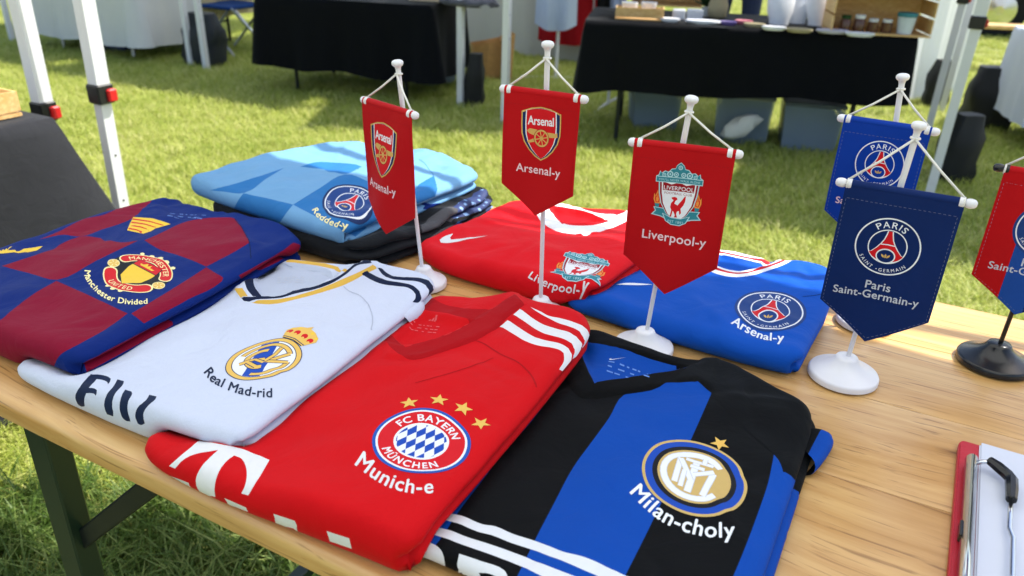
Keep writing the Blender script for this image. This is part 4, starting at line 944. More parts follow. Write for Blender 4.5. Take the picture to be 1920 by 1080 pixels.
# --- bright blue shirt with white and red collar, back right
u7 = lambda p: K(1080, 420, 3.6, p)
BL = Cloth(f_bl, .032, squash=[(f_li, -.014)], seed=61, amp=1.3, relief=[(u7([(850, 280), (950, 330), (1060, 352), (1160, 345), (1290, 310), (1420, 260), (1525, 210), (1460, 185), (1380, 240), (1240, 290), (1130, 320), (1060, 318), (960, 288), (890, 262)]), .002, .002), (u7([(900, 262), (1060, 315), (1240, 285), (1370, 240), (1120, 236), (970, 200)]), -.005, .005)],
           ridges=[((1240, 560), (1420, 600), .02, .003), ((1150, 540), (1280, 560), .02, -.003), ((1400, 640), (1480, 690), .02, .002)]); BL.finish()
r_bl = root_of(f_bl, 'bright blue shirt with white and red collar, at the back right of the table')
FBB = fabric('bright blue jersey', '#0b4cae', .66); CW = fabric('white rib', '#dfe1e6', .7); CR = fabric('red rib', '#b8202c', .7); P_ = BL.poly
reg = [(P_(u7([(860, 270), (950, 262), (1060, 312), (1240, 285), (1385, 240), (1330, 262), (1120, 236), (960, 200), (860, 190)])), FBB, 'neck_lining'),
       (P_(u7([(820, 250), (850, 285), (950, 334), (1060, 356), (1160, 349), (1290, 314), (1420, 264), (1530, 212), (1465, 180), (1380, 238), (1240, 288), (1130, 318), (1060, 316), (960, 286), (890, 258)])), CW, 'collar'),
       (P_(u7([(840, 265), (870, 278), (955, 314), (1060, 338), (1150, 334), (1280, 300), (1400, 255), (1500, 205), (1478, 195), (1385, 246), (1250, 294), (1140, 324), (1060, 325), (960, 298), (880, 266)])), CR, 'collar_trim'),
       (P_(u7([(900, 150), (970, 162), (1130, 198), (1300, 233), (1390, 240), (1330, 264), (1120, 238), (960, 202), (880, 185)])), CW, 'collar'),
       (P_(u7([(900, 165), (970, 182), (1130, 217), (1300, 247), (1330, 252), (1300, 257), (1120, 228), (960, 193), (890, 176)])), CR, 'collar_trim')]
BL.build(r_bl, FBB, reg)
crest_tower(MIDB, MIDB).emit('crest', BL.frame((1444.5, 582), (1505, 594.3), (1457.5, 548.5)), r_bl)
curve_text(BL, 'Arsenal-y', u7([(1045, 672), (1150, 735), (1260, 780), (1400, 795)]), WHITE, .018, .04, .95).emit('lettering', BL.surf, r_bl)
d = Design(); d.poly(BL.poly(u7([(270, 412), (340, 400), (430, 402), (520, 410), (430, 414), (340, 412)])), WHITE, .006); d.emit('maker_mark', BL.surf, r_bl)
seamline(BL, u7([(1530, 490), (1600, 484), (1690, 478)]), r_bl, ink('navy seam', '#08306f', .8), .0014)

# --- red shirt with white collar, back centre
l6 = lambda p: K(740, 340, 3.176, p)
LI = Cloth(f_li, .030, under=[(BL, .018, .24)], seed=71, amp=1.5, relief=[(l6([(830, 150), (860, 220), (960, 290), (1080, 310), (1200, 300), (1300, 270), (1400, 225), (1400, 170), (1240, 240), (1100, 250), (980, 232), (925, 155)]), .0025, .002), (l6([(935, 160), (1120, 180), (1240, 238), (1100, 248), (990, 230)]), -.008, .003)],
           ridges=[((850, 430), (960, 470), .02, .003), ((1000, 470), (1150, 480), .016, .003), ((900, 500), (860, 540), .02, -.002), ((800, 470), (850, 500), .02, .002)]); LI.finish()
r_li = root_of(f_li, 'red shirt with wide white collar and white tick mark, at the back centre')
P_ = LI.poly; FRL = fabric('bright red jersey', '#d3101c', .66)
reg = [(P_(l6([(830, 140), (860, 222), (960, 292), (1080, 312), (1200, 302), (1300, 272), (1420, 215), (1420, 150), (1300, 195), (1150, 175), (1040, 125), (990, 85), (940, 60), (860, 90)])), CW, 'collar'),
       (P_(l6([(905, 140), (1000, 152), (1120, 178), (1200, 205), (1280, 238), (1200, 258), (1100, 264), (1010, 252), (955, 215)])), FRL, 'neck_lining')]
LI.build(r_li, FRL, reg)
LFR = lambda c, X, Y: (c, (c[0]+X[0], c[1]+X[1]), (c[0]+Y[0], c[1]+Y[1]))
crest_bird().emit('crest', LI.frame(*LFR((1089, 504), (44.4, 9.7), (14.4, -19.6))), r_li)
curve_text(LI, 'Liverpool-y', K(1000, 460, 9.82, [(-110, 590), (100, 700), (350, 815), (600, 865), (780, 885), (960, 900)]), TW, .018, .04, .9).emit('lettering', LI.surf, r_li)
sw = [(348, 312), (330, 335), (335, 348), (370, 345), (555, 324), (420, 350), (320, 368), (275, 366), (268, 350), (290, 332)]
d = Design(); d.poly(LI.poly(l6(sw)), TW, .006); d.emit('maker_mark', LI.surf, r_li)

# ------------------------------------------------------------------ pennants on little stands
PW = plain('white plastic', '#dcdbe0', .35, 0, .5, .02, 20, sss=.15); PB = plain('black plastic', '#0d0e10', .22, 0, .5, .1, 20); CORD = plain('white cord', '#e4e2dc', .8, 0, .3, .12, 900, .6)
def satin(name, col):
    m_ = fabric(name, col, .55, 1500, .12, .15, .05); return m_
PEN_RED = satin('red pennant cloth', '#b00c14'); PEN_BLUE = satin('blue pennant cloth', '#0a3796'); PEN_NAVY = satin('navy pennant cloth', '#0b2459'); PEN_MID = satin('mid blue pennant cloth', '#1b4796'); PEN_HEM = satin('stitched hem thread', '#c9b9c0')
STITCH = ink('hem stitching', '#5d5f78', .8)
class Pennant:
    def __init__(s, L, Rr, bow, drop):
        s.L = np.array(L, float); s.R = np.array(Rr, float); s.c = (s.L+s.R)/2; s.len = np.linalg.norm(s.R-s.L); s.u = (s.R-s.L)/s.len
        n = np.array([s.u[1], -s.u[0], 0]); s.n = n/np.linalg.norm(n)
        if s.n @ (CP-s.c) < 0: s.n = -s.n
        s.bow = bow
    def surf(s, P, eps=0.):
        P = np.atleast_2d(np.asarray(P, float)); u, v = P[:, 0], P[:, 1]
        off = s.bow*np.sin((u/.1+.5)*math.pi)*(v/.15) + .0018*np.sin(u*70+v*25+s.bow*900)*np.clip(v/.05, 0, 1) + .0042 + eps
        return s.c + u[:, None]*s.u - v[:, None]*np.array([0, 0, 1.]) + off[:, None]*s.n
    def uv(s, px, py):
        r = ray(px, py); t = ((s.c+s.n*.0045-CP) @ s.n)/(r @ s.n); P = CP+r*t; return np.array([(P-s.c)@s.u, s.c[2]-P[2]])
    def frame(s, c, r, u):
        c0, r0, u0 = (s.uv(*q) for q in (c, r, u)); A = np.stack([r0-c0, u0-c0]); return lambda P, eps: s.surf(P@A+c0, eps)
    def mframe(s, c, rad): return lambda P, eps: s.surf(np.stack([c[0]+P[:, 0]*rad, c[1]-P[:, 1]*rad], 1), eps)
    def line(s, st, mat, a, b, bold=.008, sp=.02, hs=1., metric=False):
        a, b = (np.array(a), np.array(b)) if metric else (s.uv(*a), s.uv(*b)); g, w = text_line(st, bold, sp); X = (b-a)/w; Y = np.array([X[1], -X[0]])*hs
        d = Design(); d.glyphs(g, mat, .014); return lambda nm, root: d.emit(nm, lambda P, eps: s.surf(a+P[:, :1]*X+P[:, 1:]*Y, eps), root)
def stand(base, top, zb, L, Rr, wd, hs, tip, col, label, plastic=PW, bow=.004, rad=.034, stripes=None, tip_u=0., apex=.955):
    STITCH = ink('red hem stitching', '#8a1a20', .8) if col is PEN_RED else ink('pale hem stitching', '#6f7590', .8)
    base = np.array([base[0], base[1], TZ]); top = np.array(top, float)
    root = empty('pennant_stand', tuple(base), label, 'pennant', 'pennant stands on the table')
    ax = top-base; H = np.linalg.norm(ax); ax /= H
    b = MB(); b.lathe([(rad*.9, 0.0008), (rad, .0025), (rad, .0075), (rad*.97, .0095), (rad*.93, .0100), (rad*.90, .0105), (rad*.72, .0130), (rad*.52, .0175), (rad*.38, .0225), (rad*.33, .0255), (rad*.30, .0275), (.0060, .0285), (.0028, .0286)], base, n=56)
    b.build('base', plastic, root, auto=50)
    pb = base+ax*.024
    p = MB(); p.tube([pb, base+ax*(H*.5), top-ax*.006], [.0024, .0026, .0031], 16); p.build('pole', plastic, root, auto=50)
    k = MB(); k.lathe([(.0033, -.0075), (.0038, -.0050), (.0060, -.0034), (.0069, -.0018), (.0069, .0002), (.0059, .0018), (.0040, .0028), (.0004, .0031)], top, ax, 28); k.build('knob', plastic, root, auto=60)
    pen = Pennant(L, Rr, bow, hs)
    c = MB(); c.tube([pen.L+pen.u*.006, pen.R-pen.u*.006], .0030, 14); c.build('crossbar', plastic, root, smooth=True)
    for P, sg in ((pen.L, -1), (pen.R, 1)):
        e = MB(); e.lathe([(.0030, -.0125), (.0050, -.0120), (.0053, -.0100), (.0050, -.0085), (.0034, -.0078), (.0036, -.0065), (.0044, -.0050), (.0047, -.0020), (.0039, .0012), (.0022, .0028), (.0004, .0031)], P, pen.u*sg, 20); e.build('end_cap', plastic, root, auto=60)
    # cord: over the pole and down to both ends, with a little knot
    ap = base+ax*(H*apex)
    cd = MB()
    for P, sg in ((pen.L, 1), (pen.R, -1)):
        q = P+pen.u*sg*.0082+np.array([0, 0, .004]); mid = (q+ap)/2+np.array([0, 0, -.0012])+pen.n*.002
        cd.tube([ap+pen.n*.0034, mid, q], .0012, 8)
    th = np.linspace(0, 2*math.pi, 14); xx = np.cross(ax, pen.n); cd.tube([ap+.0038*(math.cos(t)*pen.n+math.sin(t)*xx) for t in th], .0012, 8)
    for P, sg in ((pen.L, 1), (pen.R, -1)):
        q = P+pen.u*sg*.0082; cd.tube([q+.0044*(math.cos(t)*np.array([0, 0, 1.])+math.sin(t)*pen.n) for t in th], .0012, 6)
    cd.build('cord', CORD, root, smooth=True)
    # pennant cloth: sleeve round the crossbar, hanging sheet with pointed end
    w = wd/2; out = [(-w, .0), (w, .0), (w*.99, hs), (tip_u, hs+tip), (-w*.99, hs)]
    V, F = fill([densify(out, .004)], .005); Vf = pen.surf(V); Vb = pen.surf(V, -.0011); n = len(V)
    bd = {}
    for a, b2, c2 in F:
        for e in ((a, b2), (b2, c2), (c2, a)): bd[tuple(sorted(e))] = bd.get(tuple(sorted(e)), []) + [e]
    FF = [tuple(f) for f in F]; nrm = np.cross(Vf[F[0][1]]-Vf[F[0][0]], Vf[F[0][2]]-Vf[F[0][0]])
    if nrm @ pen.n < 0: FF = [f[::-1] for f in FF]
    FF += [tuple(i+n for i in f[::-1]) for f in FF]
    rim = [e[0] for e in bd.values() if len(e) == 1]; FF += [(a, b2, b2+n, a+n) for a, b2 in rim]
    cen = lambda f: np.mean([V[i % n] for i in f], 0)
    mats = [col]; mi = None
    cloth = mesh_obj('pennant', np.vstack([Vf, Vb]), FF, mats, root, smooth=False); sharp(cloth, 60); cloth.data.polygons.foreach_set('use_smooth', np.ones(len(cloth.data.polygons), bool))
    hm = MB(); nn = 12; rows = []
    for i, x in enumerate(np.linspace(-w, w, 14)):
        for k_ in range(nn):
            a = 2*math.pi*k_/nn; q = pen.c+pen.u*x+pen.n*(.0046*math.cos(a))+np.array([0, 0, .0046*math.sin(a)]); hm.V.append(tuple(q))
    for i in range(13):
        for k_ in range(nn): hm.F.append((i*nn+k_, i*nn+(k_+1) % nn, (i+1)*nn+(k_+1) % nn, (i+1)*nn+k_))
    if stripes is None: hm.build('top_sleeve', col, cloth, smooth=True)
    else: hm.build('top_sleeve', stripes[0][2], cloth, smooth=True)
    d = Design()
    if stripes:
        for x0, x1, m_ in stripes:
            x0c, x1c = max(x0, -w), min(x1, w); low = lambda x: hs+tip*(1-abs(x-tip_u)/(w)) - .0004
            pts = [(x0c, .001), (x1c, .001), (x1c, low(x1c))]+([(tip_u, hs+tip-.0004)] if x0c < tip_u < x1c else [])+[(x0c, low(x0c))]
            d.poly(pts, m_, .006)
        d.emit('colour_panel', pen.surf, cloth, .0003)
    # stitched hem: short dashes inside the edge
    d = Design(); ins = [(-w+.003, .013), (w-.003, .013), (w-.003, hs-.0005), (tip_u, hs+tip-.004), (-w+.003, hs-.0005)]
    for i in range(5):
        a, b2 = np.array(ins[i]), np.array(ins[(i+1) % 5]); ln = np.linalg.norm(b2-a); m_ = int(ln/.0042)
        for j in range(m_):
            p0 = a+(b2-a)*(j+.2)/m_; p1 = a+(b2-a)*(j+.75)/m_; d.poly(stroke([p0, p1], .00035), STITCH, 1)
    d.emit('hem_stitching', pen.surf, cloth, .0003)
    return root, pen, cloth
def pose(base, top_px, l, r, off=.0095):
    """pole top and crossbar ends of a stand from its place on the table and their pixels"""
    B = np.array([*base, TZ]); T = at_dir(*top_px, base); best = None
    for zb in np.arange(.15, .30, .001):
        A, D = at_z(*l, TZ+zb), at_z(*r, TZ+zb); pa = B+(T-B)*zb/(T[2]-TZ); v = (CP-pa)[:2]; v = v/np.linalg.norm(v)*off; e = np.linalg.norm(((A+D)/2-pa)[:2]-v)
        if best is None or e < best[0]: best = (e, A, D)
    return T, best[1], best[2]
XF = lambda c, X, Y: (c, (c[0]+X[0], c[1]+X[1]), (c[0]+Y[0], c[1]+Y[1]))
T, L, Rr = pose((-.526, .758), (745, 117), (681, 187), (780, 217))
r, pen, cl = stand((-.526, .758), T, 0, L, Rr, .096, .124, .034, PEN_RED, 'red pennant with cannon shield, turned edge-on, beside the sky blue shirt', bow=.006, tip_u=-.002, rad=.030)
crest_cannon().emit('crest', pen.frame(*XF((720.6, 287), (25, 9), (-.5, -45))), cl); pen.line('Arsenal-y', PINK, (693.5, 346), (747, 367))('lettering', cl)
T, L, Rr = pose((-.354, .758), (1027, 82), (942, 166), (1098, 187))
r, pen, cl = stand((-.354, .758), T, 0, L, Rr, .089, .105, .031, PEN_RED, 'red pennant with cannon shield, facing front, above the red white-collared shirt', bow=.003, rad=.031)
crest_cannon().emit('crest', pen.frame(*XF((1014.2, 257), (35.5, 4.4), (.8, -44.5))), cl); pen.line('Arsenal-y', PINK, (968.7, 319.5), (1051, 332.5))('lettering', cl)
T, L, Rr = pose((-.217, .748), (1297, 185), (1183, 266), (1388, 290))
r, pen, cl = stand((-.217, .748), T, 0, L, Rr, .100, .122, .036, PEN_RED, 'red pennant with teal gate and bird crest, in front of the bright blue shirt', bow=.004)
crest_bird().emit('crest', pen.frame(*XF((1270.6, 372.7), (45.4, 5.2), (4.6, -45.4))), cl); pen.line('Liverpool-y', PINK, (1202, 444.5), (1323, 462))('lettering', cl)
T, L, Rr = pose((.000, .953), (1693, 143), (1575, 221), (1757, 248))
r, pen4, cl = stand((.000, .953), T, 0, L, Rr, .090, .108, .032, PEN_BLUE, 'bright blue pennant with tower crest, rearmost of the blue pair', bow=.003)
crest_tower(PEN_BLUE).emit('crest', pen4.frame((1649, 308.5), (1695, 317), (1658, 264.5)), cl)
pen4.line('Saint-Germain-y', PINK, (1566, 379), (1700, 402))('lettering', cl)
T, L, Rr = pose((-.008, .806), (1724, 234), (1573, 341), (1826, 383))
r, pen, cl = stand((-.008, .806), T, 0, L, Rr, .104, .125, .035, PEN_NAVY, 'navy pennant with tower crest on a white stand, front of the blue pair', bow=.003, rad=.0365)
crest_tower(PEN_NAVY).emit('crest', pen.frame((1664, 463), (1726, 475.7), (1676.5, 409.5)), cl)
pen.line('Paris', LGREY, (1620, 538), (1669, 547.5))('lettering', cl); pen.line('Saint-Germain-y', LGREY, (1561, 545), (1721, 574.5))('lettering', cl)
L = at_z(1868, 314, TZ+.222); Rr = L+np.array([math.cos(math.radians(-4))*.118, math.sin(math.radians(-4))*.118, 0])
pole_top = np.array([.14, .928, TZ])+(np.array([(L+Rr)[0]/2, (L+Rr)[1]/2, TZ+.222])-np.array([.14, .928, TZ]))*.285/.222
r, pen6, cl = stand((.14, .928), pole_top, .222, L, Rr, .102, .120, .034, PEN_NAVY, 'red, blue and navy striped pennant on a glossy black stand', plastic=PB, rad=.039,
                  stripes=[(-.06, -.020, PEN_RED), (-.020, .006, PEN_MID), (.006, .06, PEN_NAVY)], bow=.003)
crest_tower(MIDB, MIDB).emit('crest', pen6.mframe((.004, .056), .029), cl)
a, b = pen6.uv(1851, 501), pen6.uv(2000, 527); pen6.line('Saint-Germain-y', LGREY, a, (a[0]+.082, a[1]), metric=True)('lettering', cl)
pen6.line('Paris', LGREY, (-.010, a[1]-.0095), (.016, a[1]-.0095), metric=True)('lettering', cl)

# ------------------------------------------------------------------ red clipboard with paper
cbp = at_z(1797, 826, TZ+.004); ang = math.atan2(*(at_z(1776, 1080, TZ+.004)-cbp)[[1, 0]]); cy_ = np.array([math.cos(ang), math.sin(ang)]); cx_ = np.array([-cy_[1], cy_[0]])
clip = empty('clipboard', (*cbp[:2], TZ), 'red clipboard holding white sheets under a chrome clip, at the right edge of the table', 'clipboard')
CW_, CL_ = .24, .33
def cpt(a, b, z): return np.array([*(cbp[:2]+cx_*a*(.49 if a < .1 else 1)+cy_*b), TZ+z])      # a across, b towards the camera
def rrect(w0, w1, l0, l1, r, n=5):
    o = []
    for cx, cy, a0 in ((w0+r, l0+r, 180), (w1-r, l0+r, 270), (w1-r, l1-r, 0), (w0+r, l1-r, 90)):
        o += [(cx+r*math.cos(math.radians(a0+90*k/n)), cy+r*math.sin(math.radians(a0+90*k/n))) for k in range(n+1)]
    return o
def slab(outl, z0, z1, name, mat, parent, bev=.0008, fz=None):
    o = np.array(outl); c = o.mean(0); n = len(o); V = []
    for k, z in ((0, z0), (0, z1-bev), (1, z1)):
        q = o if not k else o+(c-o)/np.linalg.norm(c-o, axis=1)[:, None]*bev; V += [cpt(a, b, z+(fz(a, b) if fz else 0)) for a, b in q]
    F = [tuple(range(n))[::-1], tuple(range(2*n, 3*n))]+[(j*n+i, j*n+(i+1) % n, (j+1)*n+(i+1) % n, (j+1)*n+i) for j in (0, 1) for i in range(n)]
    ob = mesh_obj(name, V, F, mat, parent, smooth=True); sharp(ob, 30); return ob
CRED = plain('red vinyl', '#b3192c', .45, 0, .5, .06, 120, .25); PAPER = plain('white paper', '#c9cddb', .85, 0, .2, .02, 40)
slab(rrect(0, CW_, 0, CL_, .010), .0012, .0062, 'board', CRED, clip, .0015)
slab(rrect(.003, CW_-.003, .003, CL_-.003, .009), .0062, .0072, 'board_rim', CRED, clip, .0005)
slab(rrect(.0345, CW_+.01, .004, CL_-.02, .001), .0073, .0082, 'paper_sheet', PAPER, clip, .0002)
slab(rrect(.0375, CW_+.02, .0005, CL_-.03, .001), .0084, .0093, 'paper_sheet', PAPER, clip, .0002)
BRASS = plain('tarnished clip plate', '#a98a5c', .3, .9, .5, .15, 50)
slab([(.012, .046), (.024, .044), (.024, .26), (.012, .26)], .0074, .0120, 'clip_plate', BRASS, clip, .001)
cc_ = MB()
prof = [(.020+.0105*math.cos(t), .0135+.0075*math.sin(t)) for t in np.linspace(math.pi*1.02, -.25, 14)]
V = [cpt(a, b, z) for b in (.043, .26) for a, z in prof]+[cpt(a*.985+.0004, b, z-.0008) for b in (.043, .26) for a, z in prof]; n = 14
F = [(i, i+1, n+i+1, n+i) for i in range(n-1)]+[(2*n+i, 3*n+i, 3*n+i+1, 2*n+i+1) for i in range(n-1)]+[(i, 2*n+i, 2*n+i+1, i+1) for i in range(n-1)]
cc_.add(V, F); cc_.build('clip_jaw', CHROME, clip, smooth=True)
w = MB(); w.tube([cpt(.026, .048, .0155), cpt(.040, .046, .0185), cpt(.050, .045, .0195)], .0020, 8); 
w.tube([cpt(.0815, .088, .0165), cpt(.080, .11, .0155), cpt(.079, .128, .015), cpt(.084, .140, .0155), cpt(.083, .16, .0155), cpt(.0815, .185, .0160), cpt(.0815, .205, .0170)], .0021, 8)
w.build('clip_wire', CHROME, clip, smooth=True)
def grip(pts, name='rubber_grip'):
    g_ = MB(); g_.tube([cpt(*p) for p in pts], [.0040, .0050, .0052, .0052, .0050, .0044][:len(pts)], 8, sq=True); g_.build(name, PB, clip, auto=40)
grip([(.046, .044, .0195), (.060, .050, .0195), (.076, .058, .0190), (.0815, .062, .0185), (.082, .076, .0180), (.0815, .090, .0170)])
grip([(.0815, .200, .0170), (.082, .212, .0180), (.0815, .226, .0185), (.074, .232, .0190), (.058, .240, .0195), (.046, .246, .0195)])
tb = MB(); tb.box(cpt(.0118, .148, .0125), (.004, .020, .009), (*cx_, 0), (*cy_, 0), bev=.001); tb.build('spring_tab', PB, clip)

# ------------------------------------------------------------------ ground and grass
def ground_mat():
    mt, nt, bs = base_mat('turf soil'); L = nt.links.new; tc = N(nt, 'ShaderNodeTexCoord')
    n1 = N(nt, 'ShaderNodeTexNoise'); n1.inputs['Scale'].default_value = 3.; n1.inputs['Detail'].default_value = 8; L(tc.outputs['Object'], n1.inputs['Vector'])
    n2 = N(nt, 'ShaderNodeTexNoise'); n2.inputs['Scale'].default_value = 60.; n2.inputs['Detail'].default_value = 4; L(tc.outputs['Object'], n2.inputs['Vector'])
    c1 = N(nt, 'ShaderNodeValToRGB'); e = c1.color_ramp.elements; e[0].position = .35; e[0].color = lin((.22, .25, .06)); e[1].position = .7; e[1].color = lin((.36, .36, .12)); L(n1.outputs['Fac'], c1.inputs[0])
    mx = N(nt, 'ShaderNodeMix', data_type='RGBA', blend_type='OVERLAY'); mx.inputs[0].default_value = .6; L(c1.outputs[0], mx.inputs[6]); L(n2.outputs['Fac'], mx.inputs[7]); L(mx.outputs[2], bs.inputs['Base Color']); bs.inputs['Roughness'].default_value = .95
    return mt
tag(mesh_obj('ground', [(-150, -100, 0), (150, -100, 0), (150, 250, 0), (-150, 250, 0)], [(0, 1, 2, 3)], ground_mat(), smooth=False), kind='structure')
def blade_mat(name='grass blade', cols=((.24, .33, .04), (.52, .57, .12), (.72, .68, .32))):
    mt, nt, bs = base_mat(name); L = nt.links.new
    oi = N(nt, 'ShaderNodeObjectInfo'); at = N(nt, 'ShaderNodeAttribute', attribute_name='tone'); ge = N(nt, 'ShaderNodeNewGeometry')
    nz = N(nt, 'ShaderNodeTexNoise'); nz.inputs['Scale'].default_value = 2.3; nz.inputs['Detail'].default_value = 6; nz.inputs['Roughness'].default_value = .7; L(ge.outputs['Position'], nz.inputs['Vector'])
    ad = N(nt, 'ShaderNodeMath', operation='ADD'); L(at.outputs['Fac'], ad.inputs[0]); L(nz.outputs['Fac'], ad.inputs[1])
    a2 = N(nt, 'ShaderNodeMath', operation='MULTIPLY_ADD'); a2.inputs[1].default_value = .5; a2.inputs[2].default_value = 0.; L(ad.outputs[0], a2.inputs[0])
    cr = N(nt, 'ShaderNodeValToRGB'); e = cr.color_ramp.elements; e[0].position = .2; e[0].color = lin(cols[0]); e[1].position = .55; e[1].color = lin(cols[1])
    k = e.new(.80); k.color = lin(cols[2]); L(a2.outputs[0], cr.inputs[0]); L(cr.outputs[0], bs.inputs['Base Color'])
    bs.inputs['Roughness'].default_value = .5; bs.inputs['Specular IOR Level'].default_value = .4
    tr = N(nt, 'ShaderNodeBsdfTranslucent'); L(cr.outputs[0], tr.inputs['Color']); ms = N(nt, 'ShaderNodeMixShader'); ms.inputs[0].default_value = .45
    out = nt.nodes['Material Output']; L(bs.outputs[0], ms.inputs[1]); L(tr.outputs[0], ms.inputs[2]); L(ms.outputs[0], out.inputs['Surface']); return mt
BLADE = blade_mat(); LUSH_SHADE = blade_mat('lush shade-darkened grass blade', ((.045, .095, .014), (.11, .19, .03), (.28, .34, .10)))  # second set: greener long blades, with the table's shade darkened into their colour
def clump(seed, n, rad, hmin, hmax, wd, mat=BLADE):
    r = np.random.default_rng(seed); V = []; F = []; T = []
    for _ in range(n):
        a = r.uniform(0, 6.28); d = rad*math.sqrt(r.uniform(0, 1)); x, y = d*math.cos(a), d*math.sin(a); h = r.uniform(hmin, hmax); b = r.uniform(0, 6.28); lean = r.uniform(.4, 1.7)*h; w = wd*r.uniform(.6, 1.3)
        sx, sy = -math.sin(b)*w/2, math.cos(b)*w/2; lx, ly = math.cos(b)*lean, math.sin(b)*lean; k = len(V)
        V += [(x-sx, y-sy, 0), (x+sx, y+sy, 0), (x-sx*.8+lx*.35, y-sy*.8+ly*.35, h*.6), (x+sx*.8+lx*.35, y+sy*.8+ly*.35, h*.6), (x+lx, y+ly, h*r.uniform(.8, 1.))]
        F += [(k, k+1, k+3, k+2), (k+2, k+3, k+4)]; t = r.uniform(0, 1); T += [t]*5
    me = bpy.data.meshes.new('grass_clump'); me.from_pydata(V, [], F); me.materials.append(mat); at = me.attributes.new('tone', 'FLOAT', 'POINT'); at.data.foreach_set('value', T); me.update(); return me
clump_col = bpy.data.collections.new('grass_clumps')
for i in range(6):
    o = bpy.data.objects.new('grass_clump', clump(i, 90, .085, .016, .060, .0042)); clump_col.objects.link(o)
lush_shade_col = bpy.data.collections.new('lush_shade_clumps')
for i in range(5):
    o = bpy.data.objects.new('lush_shade_clump', clump(50+i, 70, .07, .03, .095, .0042, LUSH_SHADE)); lush_shade_col.objects.link(o)
def grass(name, pts, label, clump_col=clump_col):
    me = bpy.data.meshes.new(name); me.from_pydata([(x, y, 0) for x, y in pts], [], []); o = bpy.data.objects.new(name, me); COL.objects.link(o)
    ng = bpy.data.node_groups.new(name+'_scatter', 'GeometryNodeTree'); ng.interface.new_socket('Geometry', in_out='INPUT', socket_type='NodeSocketGeometry'); ng.interface.new_socket('Geometry', in_out='OUTPUT', socket_type='NodeSocketGeometry')
    gi = ng.nodes.new('NodeGroupInput'); go = ng.nodes.new('NodeGroupOutput'); ci = ng.nodes.new('GeometryNodeCollectionInfo'); ci.inputs['Collection'].default_value = clump_col; ci.inputs['Separate Children'].default_value = True; ci.inputs['Reset Children'].default_value = True
    ip = ng.nodes.new('GeometryNodeInstanceOnPoints'); ip.inputs['Pick Instance'].default_value = True
    rv = ng.nodes.new('FunctionNodeRandomValue'); rv.data_type = 'FLOAT_VECTOR'; rv.inputs[0].default_value = (-.12, -.12, 0); rv.inputs[1].default_value = (.12, .12, 6.28)
    rs = ng.nodes.new('FunctionNodeRandomValue'); rs.data_type = 'FLOAT'; rs.inputs[2].default_value = .7; rs.inputs[3].default_value = 1.25
    l = ng.links.new; l(gi.outputs[0], ip.inputs['Points']); l(ci.outputs[0], ip.inputs['Instance']); l(rv.outputs[0], ip.inputs['Rotation']); l(rs.outputs[1], ip.inputs['Scale']); l(ip.outputs[0], go.inputs[0])
    md = o.modifiers.new('scatter', 'NODES'); md.node_group = ng
    o.data.materials.append(BLADE); return tag(o, label, 'grass', kind='stuff')
gp = []
for (x0, x1, y0, y1, st) in ((-6.5, 1.6, .1, 3.2, .060), (-11, 3.0, 3.2, 8.0, .085), (-20, 6.0, 8.0, 15.0, .16)):
    xs, ys = np.meshgrid(np.arange(x0, x1, st), np.arange(y0, y1, st)); q = np.stack([xs.ravel(), ys.ravel()], 1)+rng.uniform(-st*.55, st*.55, (xs.size, 2))
    pj = project(np.c_[q, np.zeros(len(q))]); k = (pj[:, 0] > -260) & (pj[:, 0] < 2180) & (pj[:, 1] < 1300) & (pj[:, 2] > .2); gp.append(q[k])
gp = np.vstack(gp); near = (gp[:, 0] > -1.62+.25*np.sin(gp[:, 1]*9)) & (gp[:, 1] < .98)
grass('grass', gp[~near], 'short sunlit lawn of pale green grass'); grass('long_grass', gp[near], 'longer deep green grass under the table, table shade painted into its colour', lush_shade_col)

